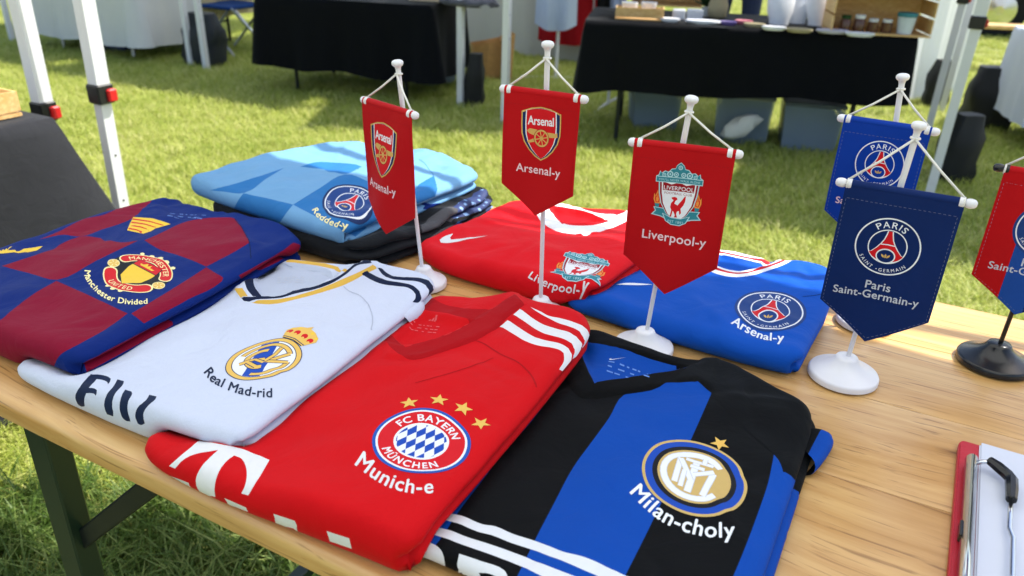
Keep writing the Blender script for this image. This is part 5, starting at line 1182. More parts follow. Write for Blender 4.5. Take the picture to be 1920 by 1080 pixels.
# ------------------------------------------------------------------ marquees
ALU = plain('white powder coat', '#d9dade', .4, .0, .5, .04, 30); BLKP = plain('black clamp plastic', '#101214', .45); REDP = plain('red catch plastic', '#c51a1c', .4)
def canopy_mat():
    mt, nt, bs = base_mat('white canopy cloth'); L = nt.links.new; bs.inputs['Base Color'].default_value = (.82, .83, .84, 1); bs.inputs['Roughness'].default_value = .8
    tr = N(nt, 'ShaderNodeBsdfTranslucent'); tr.inputs['Color'].default_value = (.90, .92, .95, 1); ms = N(nt, 'ShaderNodeMixShader'); ms.inputs[0].default_value = .55; L(bs.outputs[0], ms.inputs[1]); L(tr.outputs[0], ms.inputs[2]); L(ms.outputs[0], nt.nodes['Material Output'].inputs['Surface']); return mt
CANO = canopy_mat()
def marquee(corners, label, ze=2.10, zt=2.85, val=.16, leg_w=.040, posts=None, clamps=None):
    c = [np.array([*q[:2], 0.]) for q in corners]; cen = sum(c)/4; root = empty('marquee', tuple(cen), label, 'marquee', 'white pop-up marquees')
    V = [tuple(q+[0, 0, ze]) for q in c]+[tuple(cen+[0, 0, zt])]; F = [(i, (i+1) % 4, 4) for i in range(4)]
    V += [tuple(q+[0, 0, ze-val]) for q in c]; F += [(5+i, 5+(i+1) % 4, (i+1) % 4, i) for i in range(4)]
    mesh_obj('canopy', V, F, CANO, root, smooth=False)
    for i, q in enumerate(c):
        p0, p1 = (posts[i] if posts and posts[i] is not None else (q, q+[0, 0, ze])); p0, p1 = np.array(p0, float), np.array(p1, float)
        zc = clamps[i] if clamps and clamps[i] else .85; d = (p1-p0)/(p1[2]-p0[2]); pc = p0+d*zc
        lo = MB(); lo.tube([p0, pc], leg_w*.5*.82*1.414, 4, sq=True); lo.tube([p0, p0+[0, 0, .006]], leg_w*1.1, 4, sq=True); leg = lo.build('leg', ALU, root)
        for hz in (.18, .32, .46): 
            if zc-hz > 0: h = MB(); h.lathe([(.0032, 0), (.0032, .0012)], pc-d*hz+np.array([leg_w*.41+.0001, 0, 0]), (1, 0, 0), 10); h.build('hole', BLKP, leg)
        up = MB(); up.tube([pc, p1], leg_w*.5*1.414, 4, sq=True); up.build('leg_sleeve', ALU, root)
        cl = MB(); cl.box(pc, (leg_w*1.3, leg_w*1.3, .055), bev=.004); cb = cl.build('clamp', BLKP, root)
        rd = MB(); rd.box(pc+np.array([leg_w*.72, leg_w*.35, -.004]), (.016, .028, .036), bev=.004); rd.build('catch', REDP, cb)
    for i in range(4):
        a, b = c[i]+[0, 0, ze-.05], c[(i+1) % 4]+[0, 0, ze-.05]; m_ = (a+b)/2; t = MB(); t.tube([a, m_+[0, 0, -.35], b], .012, 4, sq=True); t.tube([a+[0, 0, -.4], m_+[0, 0, .0], b+[0, 0, -.4]], .012, 4, sq=True); t.build('truss', ALU, root)
    return root
def post_line(g_px, top_px, ztop=2.1):
    p0 = at_z(*g_px, 0); r = ray(*top_px); t = p0[1]/r[1]; q = CP+r*t; d = (q-p0)/(q[2]-p0[2]); return p0, p0+d*ztop
P1 = post_line((266, 600), (157, 0)); P2 = post_line((172, 600), (36, 0))
marquee([(P1[0][0], -1.59), (.96, -1.59), (.96, P1[0][1]), (P1[0][0], P1[0][1])], 'white marquee over the table of shirts, its back left leg in view', posts=[None, None, None, P1], clamps=[None, None, None, at_dir(183, 172, P1[0])[2]])
marquee([(P2[0][0]-2.9, -1.70), (P2[0][0], -1.70), (P2[0][0], P2[0][1]), (P2[0][0]-2.9, P2[0][1])], 'white marquee of the neighbouring stall, its leg behind the grey tablecloth', posts=[None, None, P2, None], clamps=[None, None, at_dir(78, 206, P2[0])[2], None])
A0, A1, B0, B1, C0, C1 = (at_z(*q, 0) for q in ((25, 80), (360, 125), (388, 132), (864, 200), (946, 232), (1735, 262)))
def back(a, b, d=3.0):
    e = (b-a)[:2]/np.linalg.norm((b-a)[:2]); n = np.array([-e[1], e[0]]); return [tuple(a[:2]), tuple(b[:2]), tuple(b[:2]+n*d), tuple(a[:2]+n*d)]
marquee(back(A0, A1), 'white marquee over the white tablecloth at the far left', leg_w=.05); marquee(back(B0, B1), 'white marquee over the left black tablecloth', leg_w=.05); marquee(back(C0, C1), 'white marquee over the black table of jewellery', leg_w=.05)
R2 = at_z(1763, 215, 0); marquee([(R2[0], R2[1]-2.2), (R2[0]+2.8, R2[1]-2.2), (R2[0]+2.8, R2[1]), (R2[0], R2[1])], 'white marquee at the far right behind the white-clothed stall', leg_w=.05)

# ------------------------------------------------------------------ stalls
CLB = fabric('black tablecloth', '#0a0c10', .85, 500, .3, .2, .15); CLG = fabric('charcoal tablecloth', '#2b2c30', .9, 500, .35, .3, .2); CLW = fabric('white tablecloth', '#cfd0cf', .8, 500, .3, .2, .03); CLC = fabric('cream tablecloth', '#b8ac84', .8, 500, .3, .2, .05)
def stall(fl, fr, depth, zt, zb, mat, tl, cl_label, flare=.06, waves=9, seed=0, legmat=STEEL, legs=True, zb2=None):
    fl, fr = np.array(fl[:2]), np.array(fr[:2]); e = (fr-fl); Lx = np.linalg.norm(e); e /= Lx; n = np.array([-e[1], e[0]]); r = np.random.default_rng(seed)
    root = empty('trestle_table', (*(fl+fr)/2, 0), tl, 'table', 'market stall tables')
    P = lambda a, b, z: np.array([*(fl+e*a+n*b), z])
    t = MB(); t.box(P(Lx/2, depth/2, zt-.022), (Lx-.02, depth-.02, .03), (*e, 0), (*n, 0), bev=.004); t.build('table_top', legmat, root)
    for a in (.22, Lx-.22):
        for b in (.08, depth-.08): g_ = MB(); g_.tube([P(a, b, zt-.04), P(a, b, 0.002)], .014, 8); g_.build('leg', legmat, root)
        g_ = MB(); g_.tube([P(a, .08, .22), P(a, depth-.08, .22)], .010, 6); g_.build('crossbar', legmat, root)
    # cloth: top and hanging skirt with soft folds
    per = []
    for (a0, b0), (a1, b1), nn in (((0, 0), (Lx, 0), 60), ((Lx, 0), (Lx, depth), 28), ((Lx, depth), (0, depth), 60), ((0, depth), (0, 0), 28)):
        for k in range(nn): per.append((a0+(a1-a0)*k/nn, b0+(b1-b0)*k/nn))
    per = np.array(per); m_ = len(per); cen = np.array([Lx/2, depth/2]); out = np.zeros((m_, 2))
    out[:60] = (0, -1); out[60:88] = (1, 0); out[88:148] = (0, 1); out[148:] = (-1, 0)
    for _ in range(3): out = (np.roll(out, 1, 0)+out*2+np.roll(out, -1, 0))/4
    corner = np.minimum.reduce([np.hypot(per[:, 0]-x, per[:, 1]-y) for x in (0, Lx) for y in (0, depth)]); ck = np.exp(-(corner/.10)**2)
    s = np.arange(m_); ph = r.uniform(0, 6.28, 3); wv = np.sin(s/m_*2*math.pi*waves+ph[0])*.5+np.sin(s/m_*2*math.pi*waves*2.3+ph[1])*.3+np.sin(s/m_*2*math.pi*waves*.5+ph[2])*.4
    zbot = np.interp(per[:, 0], [0, Lx], [zb, zb if zb2 is None else zb2])+.012*np.sin(s*.21+ph[1])
    V = []; rows = 12
    for j in range(rows+1):
        f = j/rows; drop = max(f-.04, 0)
        for k in range(m_):
            o = (.004+.008*min(1, f*8)+drop*(flare*.35+.028*wv[k])+ck[k]*drop*flare*1.6); q = per[k]+out[k]*o; V.append(P(q[0], q[1], zt+.004-(zt-zbot[k])*drop/.96-.006*min(1, f*6)))
    F = [(j*m_+k, (j+1)*m_+k, (j+1)*m_+(k+1) % m_, j*m_+(k+1) % m_) for j in range(rows) for k in range(m_)]
    F.append(tuple(range(m_))); 
    c = mesh_obj('tablecloth', V, F, mat, None, smooth=True); sharp(c, 75); tag(c, cl_label, 'tablecloth', 'tablecloths on the market stalls')
    return root, P, Lx
RFL, RFR = at_z(1098, 40, .70), at_z(1720, 72, .70)
rt, RP, RL = stall(RFL, RFR, .72, .70, .32, CLB, 'trestle table of the jewellery stall, beneath a black cloth', 'black cloth over the jewellery stall, hiding all but its legs', seed=1, flare=.03, zb2=.36)
LFR, LFL = at_z(806, 12, .66), at_z(478, -8, .66); le = (LFR-LFL)/np.linalg.norm(LFR-LFL)
stall(LFL, LFR, .74, .66, .20, CLB, 'folding table with splayed dark legs under the left black cloth', 'black cloth over the stall behind the left cannon pennant', seed=2, flare=.05, zb2=.16)
WBR, WBL = at_z(266, 90, .13), at_z(70, 62, .13)
stall(WBL, WBR, .72, .74, .13, CLW, 'trestle table under the long white cloth', 'long white cloth over the far left stall', seed=3, flare=.05, legmat=ALU)
CBR = at_z(384, 36, .30); stall(CBR-np.array([1.2, .1, 0]), CBR, .6, .78, .30, CLC, 'trestle table under the cream cloth at the far left', 'short cream cloth on the stall behind the two thin poles', seed=4, flare=.02)
NC = at_z(97, 224, .74); stall((NC[0], NC[1]-1.75), (NC[0]+.001, NC[1]), .86, .74, .06, CLG, 'table of the neighbouring stall at the left edge', 'charcoal cloth over the neighbouring table at the left edge', seed=8, flare=.16, waves=5) if False else None
nt_root, NP, NL = stall((NC[0]-.90, NC[1]-1.75), (NC[0], NC[1]-1.75), 1.75, .74, .05, CLG, 'table of the neighbouring stall at the left edge', 'charcoal cloth over the neighbouring table at the left edge', seed=8, flare=.17, waves=7)
PINE = wood('pale pine', '#c99d5c', '#e0bd84', '#9a6a34', 1.4, False, .6, 0.)
def crate(c, w, d, h, ex, ey, label, lay=(), group=None, shelf=False, slat=.006, name='wooden_crate', open_front=False):
    root = empty(name, tuple(c), label, 'crate', group); ex = np.array([*ex, 0.]); ey = np.array([*ey, 0.]); c = np.array(c, float)
    q = lambda a, b, z: c+ex*a+ey*b+np.array([0, 0, z])
    b_ = MB(); b_.box(q(0, 0, .004), (w, d, .008), ex, ey); b_.build('bottom', PINE, root)
    n = max(1, int(h/.075)); sh = h/n
    for k in range(n):
        for sy in ((1,) if open_front else (-1, 1)): s_ = MB(); s_.box(q(0, sy*(d/2-slat/2), .009+sh*(k+.5)), (w, slat, sh*.86), ex, ey); s_.build('slat', PINE, root)
        for sx in (-1, 1): s_ = MB(); s_.box(q(sx*(w/2-slat/2), 0, .009+sh*(k+.5)), (slat, d-2*slat-.001, sh*.86), ex, ey); s_.build('slat', PINE, root)
    if shelf:
        b_ = MB(); b_.box(q(0, d/2+.003, h/2+.004), (w, .004, h), ex, ey); b_.build('back_panel', PINE, root)
        for z in shelf: s_ = MB(); s_.box(q(0, 0, z), (w-2*slat-.002, d-2*slat-.002, .010), ex, ey); s_.build('shelf', PINE, root)
    return root
bc_ = at_z(14, 232, .7445); crate((bc_[0]-.115, bc_[1]-.04, .7475), .20, .16, .055, (0, 1), (-1, 0), 'small pale wooden tray on the charcoal cloth', name='wooden_tray')

Rx = np.array(RFR-RFL)[:2]; Rx /= np.linalg.norm(Rx); Ry = np.array([-Rx[1], Rx[0]])
WPL = plain('white display card', '#d5d7dc', .6); GLS = plain('jar glass', '#5b3b2c', .15); LIDW = plain('white jar lid', '#d6d8da', .5); TEALL = plain('teal lid', '#2d7a86', .5); SOAP = plain('pale tub', '#c8d3da', .5); GRN = plain('pot plant green', '#24401c', .8, 0, .3, .4, 60); BURL = plain('burlap', '#a29778', .95, 0, .2, .2, 300, .6)
def on_r(px, py, lift=.001): return at_z(px, py, .7045+lift)
def put(px, py): return on_r(px, py)
c = put(1198, 38); crate(c+[*(Ry*.06), 0], .27, .12, .060, Rx, Ry, 'open pine box of white cups at the left end of the black table')
for i, px in enumerate((1178, 1214)):
    p = put(px, 36)+np.array([*(Ry*.06), .011]); m_ = MB(); m_.lathe([(.030, 0), (.042, .02), (.046, .075), (.043, .075), (.028, .012)], p, n=20); tag(m_.build('cup', LIDW, auto=40), ('left' if i == 0 else 'right')+' white cup in the open pine box', 'cup', 'white cups')
crate(put(1250, 12)+np.array([*(Ry*.10), 0]), .46, .22, .30, Rx, Ry, 'pine crate standing as a shelf behind the white cups', shelf=(.13,), open_front=True)
for px, py, w, d_, h, lb in ((1272, 38, .07, .06, .055, 'narrow white box beside the pine box of cups'), (1302, 38, .09, .06, .055, 'wide white box between the cups and the burlap bag')):
    b_ = MB(); b_.box(put(px, py)+np.array([*(Ry*.05), h/2]), (w, d_, h), (*Rx, 0), (*Ry, 0), bev=.004); tag(b_.build('gift_box', WPL), lb, 'box', 'white boxes on the jewellery stall')
p = put(1325, 34)+np.array([*(Ry*.12), 0]); rt_ = empty('pot_plant', tuple(p), 'tiny dark green pot plant behind the white boxes', 'plant'); m_ = MB(); m_.lathe([(.02, 0), (.03, .05), (.026, .05)], p, n=16); m_.build('pot', LIDW, rt_, auto=40)
fo = MB(); rr = np.random.default_rng(3)
for _ in range(60):
    a, e_ = rr.uniform(0, 6.28), rr.uniform(.2, 1.5); d_ = np.array([math.cos(a)*math.cos(e_), math.sin(a)*math.cos(e_), math.sin(e_)]); o = p+[0, 0, .05]; t_ = np.cross(d_, [0, 0, 1.])*.012; fo.add([o, o+d_*.05+t_, o+d_*.10, o+d_*.05-t_], [(0, 1, 2, 3)])
fo.build('leaves', GRN, rt_)
p = put(1345, 36)+np.array([*(Ry*.06), 0]); m_ = MB(); m_.lathe([(.040, 0), (.055, .015), (.058, .07), (.045, .11), (.050, .135), (.03, .13)], p, n=18); tag(m_.build('burlap_bag', BURL, smooth=True), 'small open burlap bag on the black table', 'bag')
for i, (px, py, w, d_, lb, mt_) in enumerate(((1256, 42, .11, .07, 'small oval white dish in front of the pine box', WPL), (1318, 46, .20, .09, 'broad white tray of trinkets at the front of the black table', WPL), (1365, 48, .10, .06, 'purple patterned packet beside the white tray', plain('purple packet', '#5a4a86', .5)), (1395, 46, .10, .07, 'pink and red trinkets in a heap on the black table', plain('pink packet', '#c06a78', .5)), (1415, 52, .12, .07, 'beige trinket dish right of the pink trinkets', BURL),
                                           (1452, 58, .13, .06, 'white card lying before the necklace busts', WPL), (1500, 62, .14, .08, 'round cream dish before the necklace busts', BURL), (1562, 64, .17, .08, 'pale flower-shaped dish left of the tall crate', plain('lilac dish', '#b9b6c8', .5)), (1614, 70, .15, .06, 'stack of white cards before the tall crate', WPL))):
    b_ = MB(); q = put(px, py)+np.array([*(Ry*.03), 0]); n_ = 20
    V = []; 
    for z, s_ in ((0, .8), (.012, 1.), (.020, .96), (.014, .7)): V += [q+np.array([*(Rx*math.cos(2*math.pi*k/n_)*w/2*s_+Ry*math.sin(2*math.pi*k/n_)*d_/2*s_), z]) for k in range(n_)]
    b_.add(V, [(j*n_+k, j*n_+(k+1) % n_, (j+1)*n_+(k+1) % n_, (j+1)*n_+k) for j in range(3) for k in range(n_)]+[tuple(range(n_))[::-1], tuple(range(3*n_, 4*n_))]); tag(b_.build('dish', mt_, auto=50), lb, 'dish')
def bust(px, py, s_, lb):
    p = put(px, py)+np.array([*(Ry*.10), 0]); V = []; n_ = 16; m_ = MB(); rows = [(.055, .035, 0), (.060, .040, .03), (.075, .045, .07), (.080, .040, .13), (.062, .032, .19), (.036, .026, .23), (.030, .024, .30)]
    for a, b_, z in rows: V += [p+np.array([*(Rx*math.cos(2*math.pi*k/n_)*a*s_+Ry*(math.sin(2*math.pi*k/n_)*b_*s_+z*.25)), z*s_]) for k in range(n_)]
    m_.add(V, [(j*n_+k, j*n_+(k+1) % n_, (j+1)*n_+(k+1) % n_, (j+1)*n_+k) for j in range(len(rows)-1) for k in range(n_)]+[tuple(range(n_))[::-1], tuple(range((len(rows)-1)*n_, len(rows)*n_))]); tag(m_.build('necklace_bust', plain('white bust', '#d9dce2', .55), auto=60), lb, 'display bust', 'white necklace busts')
bust(1464, 50, .95, 'leftmost white necklace bust on the black table'); bust(1499, 48, .8, 'middle white necklace bust, the smallest of three'); bust(1540, 52, 1.05, 'rightmost white necklace bust, next to the tall crate')
cp = put(1652, 68)+np.array([*(Ry*.15), 0]); crate(cp, .50, .26, .42, Rx, Ry, 'tall pine crate of jars at the right end of the black table', shelf=(.20,), open_front=True)
for i, (dx, h, r_, lidm, lb) in enumerate(((-.17, .07, .028, GRN, 'jar with a green lid, leftmost in the tall crate'), (-.10, .075, .030, LIDW, 'dark jar with white lid, second from the left in the crate'), (-.03, .06, .028, LIDW, 'dark jar with white lid in the middle of the crate'), (.04, .06, .028, LIDW, 'dark jar with white lid beside the pale tub'))):
    p = cp+np.array([*(Rx*dx-Ry*.06), .0095]); rt_ = empty('jar', tuple(p), lb, 'jar', 'jars in the tall crate'); m_ = MB(); m_.lathe([(r_*.95, 0), (r_, .006), (r_, h*.75), (r_*.8, h*.85)], p, n=20); m_.build('body', GLS, rt_, auto=40); m_ = MB(); m_.lathe([(r_*.85, h*.86), (r_*.9, h*1.1), (r_*.8, h*1.12)], p, n=20); m_.build('lid', lidm, rt_, auto=40)
p = cp+np.array([*(Rx*.13-Ry*.07), .0095]); rt_ = empty('tub', tuple(p), 'pale tub with a teal rim at the right of the jars', 'tub'); m_ = MB(); m_.lathe([(.036, 0), (.046, .085), (.040, .085)], p, n=24); m_.build('body', SOAP, rt_, auto=40); m_ = MB(); m_.lathe([(.049, .086), (.050, .104), (.046, .106)], p, n=24); m_.build('rim', TEALL, rt_, auto=40)

# seller behind the black table (dark top, blue jeans)
def person(P, face, label):
    f = np.array([math.cos(face), math.sin(face), 0]); s_ = np.array([-f[1], f[0], 0]); P = np.array(P, float)
    J = {'pel': (0, 0, .93, .135), 'wai': (0, 0, 1.08, .125), 'che': (0.01, 0, 1.28, .150), 'nec': (0, 0, 1.45, .062), 'hd0': (.02, 0, 1.55, .078), 'hd1': (.03, 0, 1.66, .092), 'hd2': (.02, 0, 1.73, .06),
         'lhip': (0, .10, .86, .088), 'lkn': (.03, .11, .48, .060), 'lan': (-.02, .11, .09, .040), 'lto': (.15, .12, .035, .034), 'rhip': (0, -.10, .86, .088), 'rkn': (.02, -.11, .48, .060), 'ran': (-.04, -.11, .09, .040), 'rto': (.13, -.12, .035, .034),
         'lsh': (0, .19, 1.39, .062), 'lel': (.03, .25, 1.11, .044), 'lwr': (.22, .20, .98, .030), 'lha': (.30, .19, .95, .034), 'rsh': (0, -.19, 1.39, .062), 'rel': (.03, -.25, 1.11, .044), 'rwr': (.22, -.20, .98, .030), 'rha': (.30, -.19, .95, .034)}
    E = [('pel', 'wai'), ('wai', 'che'), ('che', 'nec'), ('nec', 'hd0'), ('hd0', 'hd1'), ('hd1', 'hd2'), ('pel', 'lhip'), ('lhip', 'lkn'), ('lkn', 'lan'), ('lan', 'lto'), ('pel', 'rhip'), ('rhip', 'rkn'), ('rkn', 'ran'), ('ran', 'rto'), ('che', 'lsh'), ('lsh', 'lel'), ('lel', 'lwr'), ('lwr', 'lha'), ('che', 'rsh'), ('rsh', 'rel'), ('rel', 'rwr'), ('rwr', 'rha')]
    K_ = list(J); V = [P+f*J[k][0]+s_*J[k][1]+np.array([0, 0, J[k][2]]) for k in K_]
    for sd, w_, h_ in ((1, 'lwr', 'lha'), (-1, 'rwr', 'rha')):            # fingers
        hp = V[K_.index(h_)]
        for i, (dy, ln) in enumerate(((-.03, .07), (-.01, .085), (.01, .08), (.03, .065))):
            for q, rr_ in ((1, .009), (2, .007)):
                V.append(hp+f*ln*q/2*1.1+s_*dy+np.array([0, 0, -.012*q*q])); K_.append(h_+'f%d%d' % (i, q)); J[K_[-1]] = (0, 0, 0, rr_)
            E += [(h_, h_+'f%d1' % i), (h_+'f%d1' % i, h_+'f%d2' % i)]
        V.append(hp+s_*(-sd*.045)+f*.03); K_.append(h_+'t'); J[K_[-1]] = (0, 0, 0, .010); E.append((h_, h_+'t'))
    me = bpy.data.meshes.new('person'); me.from_pydata([tuple(v) for v in V], [(K_.index(a), K_.index(b)) for a, b in E], []); o = bpy.data.objects.new('person', me); COL.objects.link(o)
    sk_ = o.modifiers.new('skin', 'SKIN'); lay = me.skin_vertices[0] if me.skin_vertices else None
    if lay is None: bm = bmesh.new(); bm.from_mesh(me); bm.verts.layers.skin.verify(); bm.to_mesh(me); bm.free(); lay = me.skin_vertices[0]
    for i, k in enumerate(K_): r_ = J[k][3]; lay.data[i].radius = (r_*(1.15 if k in ('che', 'wai', 'pel') else 1), r_*(.8 if k in ('che', 'wai', 'pel') else 1)); lay.data[i].use_root = (k == 'pel')
    su = o.modifiers.new('sub', 'SUBSURF'); su.levels = 2; su.render_levels = 2
    mt, nt, bs = base_mat('clothed figure'); L = nt.links.new; ge = N(nt, 'ShaderNodeNewGeometry'); sp = N(nt, 'ShaderNodeSeparateXYZ'); L(ge.outputs['Position'], sp.inputs[0])
    cr = N(nt, 'ShaderNodeValToRGB'); cr.color_ramp.interpolation = 'CONSTANT'; e = cr.color_ramp.elements; e[0].position = 0; e[0].color = lin('#1a1a1c'); e[1].position = .055; e[1].color = lin('#16264a'); q = e.new(.50); q.color = lin('#0b0c10'); q = e.new(.835); q.color = lin('#b98a72'); q = e.new(.985); q.color = lin('#2b1d14')
    dv = N(nt, 'ShaderNodeMath', operation='DIVIDE'); dv.inputs[1].default_value = 1.75; L(sp.outputs[2], dv.inputs[0]); L(dv.outputs[0], cr.inputs[0]); L(cr.outputs[0], bs.inputs['Base Color']); bs.inputs['Roughness'].default_value = .8
    me.materials.append(mt); return tag(o, label, 'person')
pp = at_z(1408, 30, .7045)+np.array([*(Ry*.95), 0]); person((*pp[:2], 0), math.atan2(-pp[1], -pp[0]), 'person in black top and blue jeans standing behind the jewellery stall')

# plastic bins beneath the black table
def clearbin():
    mt, nt, bs = base_mat('clear bin plastic'); bs.inputs['Base Color'].default_value = lin('#8fa3b8'); bs.inputs['Roughness'].default_value = .35; bs.inputs['Alpha'].default_value = .55; return mt
CBIN = clearbin(); LIDG = plain('grey bin lid', '#4e5a66', .5); CLOTHS = fabric('dark folded stock', '#2a3344', .9, 400, .5)
def storage_bin(a, b, h, d_, label, fillm=CLOTHS, group='clear plastic storage bins', lidm=LIDG, fh=.75):
    a, b = np.array(a[:2]), np.array(b[:2]); e = b-a; w = np.linalg.norm(e); e /= w; n = np.array([-e[1], e[0]]); c = (a+b)/2+n*d_/2; root = empty('storage_bin', (*c, 0), label, 'storage bin', group)
    def ring(k, z): return [np.array([*(c+e*sx*w/2*k+n*sy*d_/2*k), z]) for sx, sy in ((-1, -1), (1, -1), (1, 1), (-1, 1))]
    m_ = MB(); m_.add(ring(.9, .004)+ring(1., h), [(3, 2, 1, 0), (0, 1, 5, 4), (1, 2, 6, 5), (2, 3, 7, 6), (3, 0, 4, 7)]); m_.build('tub', CBIN, root)
    m_ = MB(); m_.box((*c, h+.012), (w*1.04, d_*1.04, .022), (*e, 0), (*n, 0), bev=.005); m_.build('lid', lidm, root)
    m_ = MB(); m_.add(ring(.86, .02)+ring(.90, h*fh), [(3, 2, 1, 0), (4, 5, 6, 7), (0, 1, 5, 4), (1, 2, 6, 5), (2, 3, 7, 6), (3, 0, 4, 7)]); m_.build('contents', fillm, root); return root
storage_bin(at_z(1184, 245, 0), at_z(1272, 248, 0), .26, .36, 'teal-grey plastic bin, leftmost under the black table', plain('teal stock', '#2f4b58', .8)); storage_bin(at_z(1332, 267, 0), at_z(1438, 279, 0), .28, .36, 'middle plastic bin under the black table with a white bundle showing')
storage_bin(at_z(1458, 283, 0), at_z(1568, 293, 0), .27, .36, 'dark-filled plastic bin, rightmost under the black table')
q = at_z(1400, 245, .0)*.6+at_z(1400, 245, .12)*.4; q = at_z(1390, 238, .14); m_ = MB(); V = []; n_ = 14
for z, s_ in ((-.07, .2), (-.05, .7), (0, 1.), (.05, .8), (.07, .3)): V += [q+np.array([*(Rx*math.cos(2*math.pi*k/n_)*.10*s_*(.75+.35*math.sin(3.3*k+z*60))+Ry*math.sin(2*math.pi*k/n_)*.03*s_+Rx*z*.8), z*1.1]) for k in range(n_)]
m_.add(V, [(j*n_+k, j*n_+(k+1) % n_, (j+1)*n_+(k+1) % n_, (j+1)*n_+k) for j in range(4) for k in range(n_)]+[tuple(range(n_))[::-1], tuple(range(4*n_, 5*n_))]); tag(m_.build('cloth_bundle', CLW, smooth=True), 'white bundle in front of the middle plastic bin', 'bundle')
# white folding bench feet at the left of the black table
b0 = at_z(1112, 212, 0); b1 = at_z(1165, 205, 0); rt_ = empty('folding_chair', tuple(b0), 'white folding chair legs behind the black table', 'chair'); w_ = MB(); w_.tube([b0, b0+(b1-b0)*.5+[0, 0, .06], b1+[0, 0, .10]], .010, 6); w_.build('foot_rail', ALU, rt_); w_ = MB(); w_.tube([(b0+b1)/2+[0, 0, .05], (b0+b1)/2+[0, 0, .45]], .010, 6); w_.build('leg', ALU, rt_); w_ = MB(); w_.box((b0+b1)/2+np.array([.1, .15, .46]), (.40, .38, .03), bev=.01); w_.build('seat', ALU, rt_)

# things beside the left black table
SACK = plain('black weight bag', '#0c0e12', .6, 0, .4, .3, 30, .3); PAPERB = plain('brown paper', '#c0935a', .8, 0, .3, .25, 25, .3); BIN2 = plain('dark bin', '#141c24', .6)
def weight_bag(p, w, d_, h, label, ang=.3, mat=SACK):
    V = []; n_ = 16; m_ = MB(); r = np.random.default_rng(int(abs(p[0])*100)); rows = 7
    for j in range(rows):
        f_ = j/(rows-1); k_ = (.92 if j == 0 else 1.)*(1-.38*max(0, f_-.6)/.4)*(1+.04*math.sin(j*2.1))
        for k in range(n_):
            a = 2*math.pi*k/n_; x = abs(math.cos(a))**.5*math.copysign(1, math.cos(a))*w/2*k_; y = abs(math.sin(a))**.5*math.copysign(1, math.sin(a))*d_/2*k_; x *= 1+.10*math.sin(k*1.3+j*1.1+p[0]*9)+.04*r.uniform(-1, 1); y *= 1+.12*math.sin(k*1.9-j*.8); x += .10*w*f_*math.sin(p[1]*7); V.append((p[0]+x*math.cos(ang)-y*math.sin(ang), p[1]+x*math.sin(ang)+y*math.cos(ang), .002+h*f_))
    m_.add(V, [(j*n_+k, j*n_+(k+1) % n_, (j+1)*n_+(k+1) % n_, (j+1)*n_+k) for j in range(rows-1) for k in range(n_)]+[tuple(range(n_))[::-1], tuple(range((rows-1)*n_, rows*n_))]); o = m_.build('weight_bag', mat, smooth=True); sharp(o, 60); return tag(o, label, 'weight bag', 'black tent weight bags')
q = at_z(880, 200, 0); weight_bag((q[0]+.02, q[1]+.03), .13, .13, .36, 'tall black weight bag at the thin pole right of the left black table')
q = at_z(1778, 345, 0); weight_bag((q[0], q[1]+.06), .19, .16, .36, 'black weight bag behind the navy pennant, at the white tent leg', .6)
q = at_z(1753, 200, 0); weight_bag((q[0]-.02, q[1]), .17, .15, .34, 'slim black weight bag against the white side wall', .4)
q = at_z(1838, 238, 0); weight_bag((q[0]+.02, q[1]), .30, .26, .40, 'broad black bag on the sunny grass beside the white garment', .2)
q = at_z(365, 126, 0); weight_bag((q[0], q[1]+.12), .36, .22, .42, 'squat dark bin at the foot of the two thin poles', .1, BIN2)
q0, q1 = at_z(800, 165, 0), at_z(858, 160, 0); storage_bin(q0, q1, .22, .34, 'pale plastic box at the right end of the left black table', plain('pale stock', '#7d8288', .7), 'plastic boxes by the left stall', plain('blue-grey lid', '#41586a', .5))
q = at_z(876, 160, 0); rt_ = empty('paper_bag', (*q[:2], 0), 'crumpled brown paper bag beside the thin pole', 'bag'); ang = .5
for i, (dx, dy, w, h) in enumerate(((0, .30, .22, .30), (.17, .33, .08, .36))):
    m_ = MB(); c_ = np.array([q[0]+dx, q[1]+dy, 0]); V = []
    for z, s_, tw in ((.003, 1, 0), (h*.5, 1.04, .1), (h, 1.08, .22)): V += [c_+np.array([s_*w/2*sx*math.cos(ang+tw)-s_*.08*sy*math.sin(ang+tw), s_*w/2*sx*math.sin(ang+tw)+s_*.08*sy*math.cos(ang+tw), z+.02*sx*(z > .1)]) for sx, sy in ((-1, -1), (0, -1.25), (1, -1), (1, 1), (0, .8), (-1, 1))]
    m_.add(V, [(j*6+k, j*6+(k+1) % 6, (j+1)*6+(k+1) % 6, (j+1)*6+k) for j in range(2) for k in range(6)]+[(5, 4, 3, 2, 1, 0)]); m_.build('paper_panel' if i else 'bag_body', PAPERB, rt_)
q = at_z(846, 6, .665); b_ = MB(); b_.box(q+np.array([-.18, .06, .03]), (.30, .20, .06), (*le[:2], 0), (-le[1], le[0], 0), bev=.004); tag(b_.build('card_box', plain('cream box', '#d9c3a0', .7)), 'cream cardboard box on the right end of the left black table', 'box')
b_ = MB(); V = [];
q = at_z(862, 30, .60); gm = fabric('grey heather sweater', '#55555c', .9, 400, .5, .3, .3)
hang = Cloth([(q[0]-.20, q[1]-.02), (q[0]+.22, q[1]-.10), (q[0]+.26, q[1]+.16), (q[0]-.16, q[1]+.24)], .04, zbase=.665, seed=9, amp=4., groove=.2, h=.02); rt_ = empty('folded_sweater', (*q[:2], .665), 'grey sweater heaped at the right end of the left black table', 'sweater'); hang.build(rt_, gm)

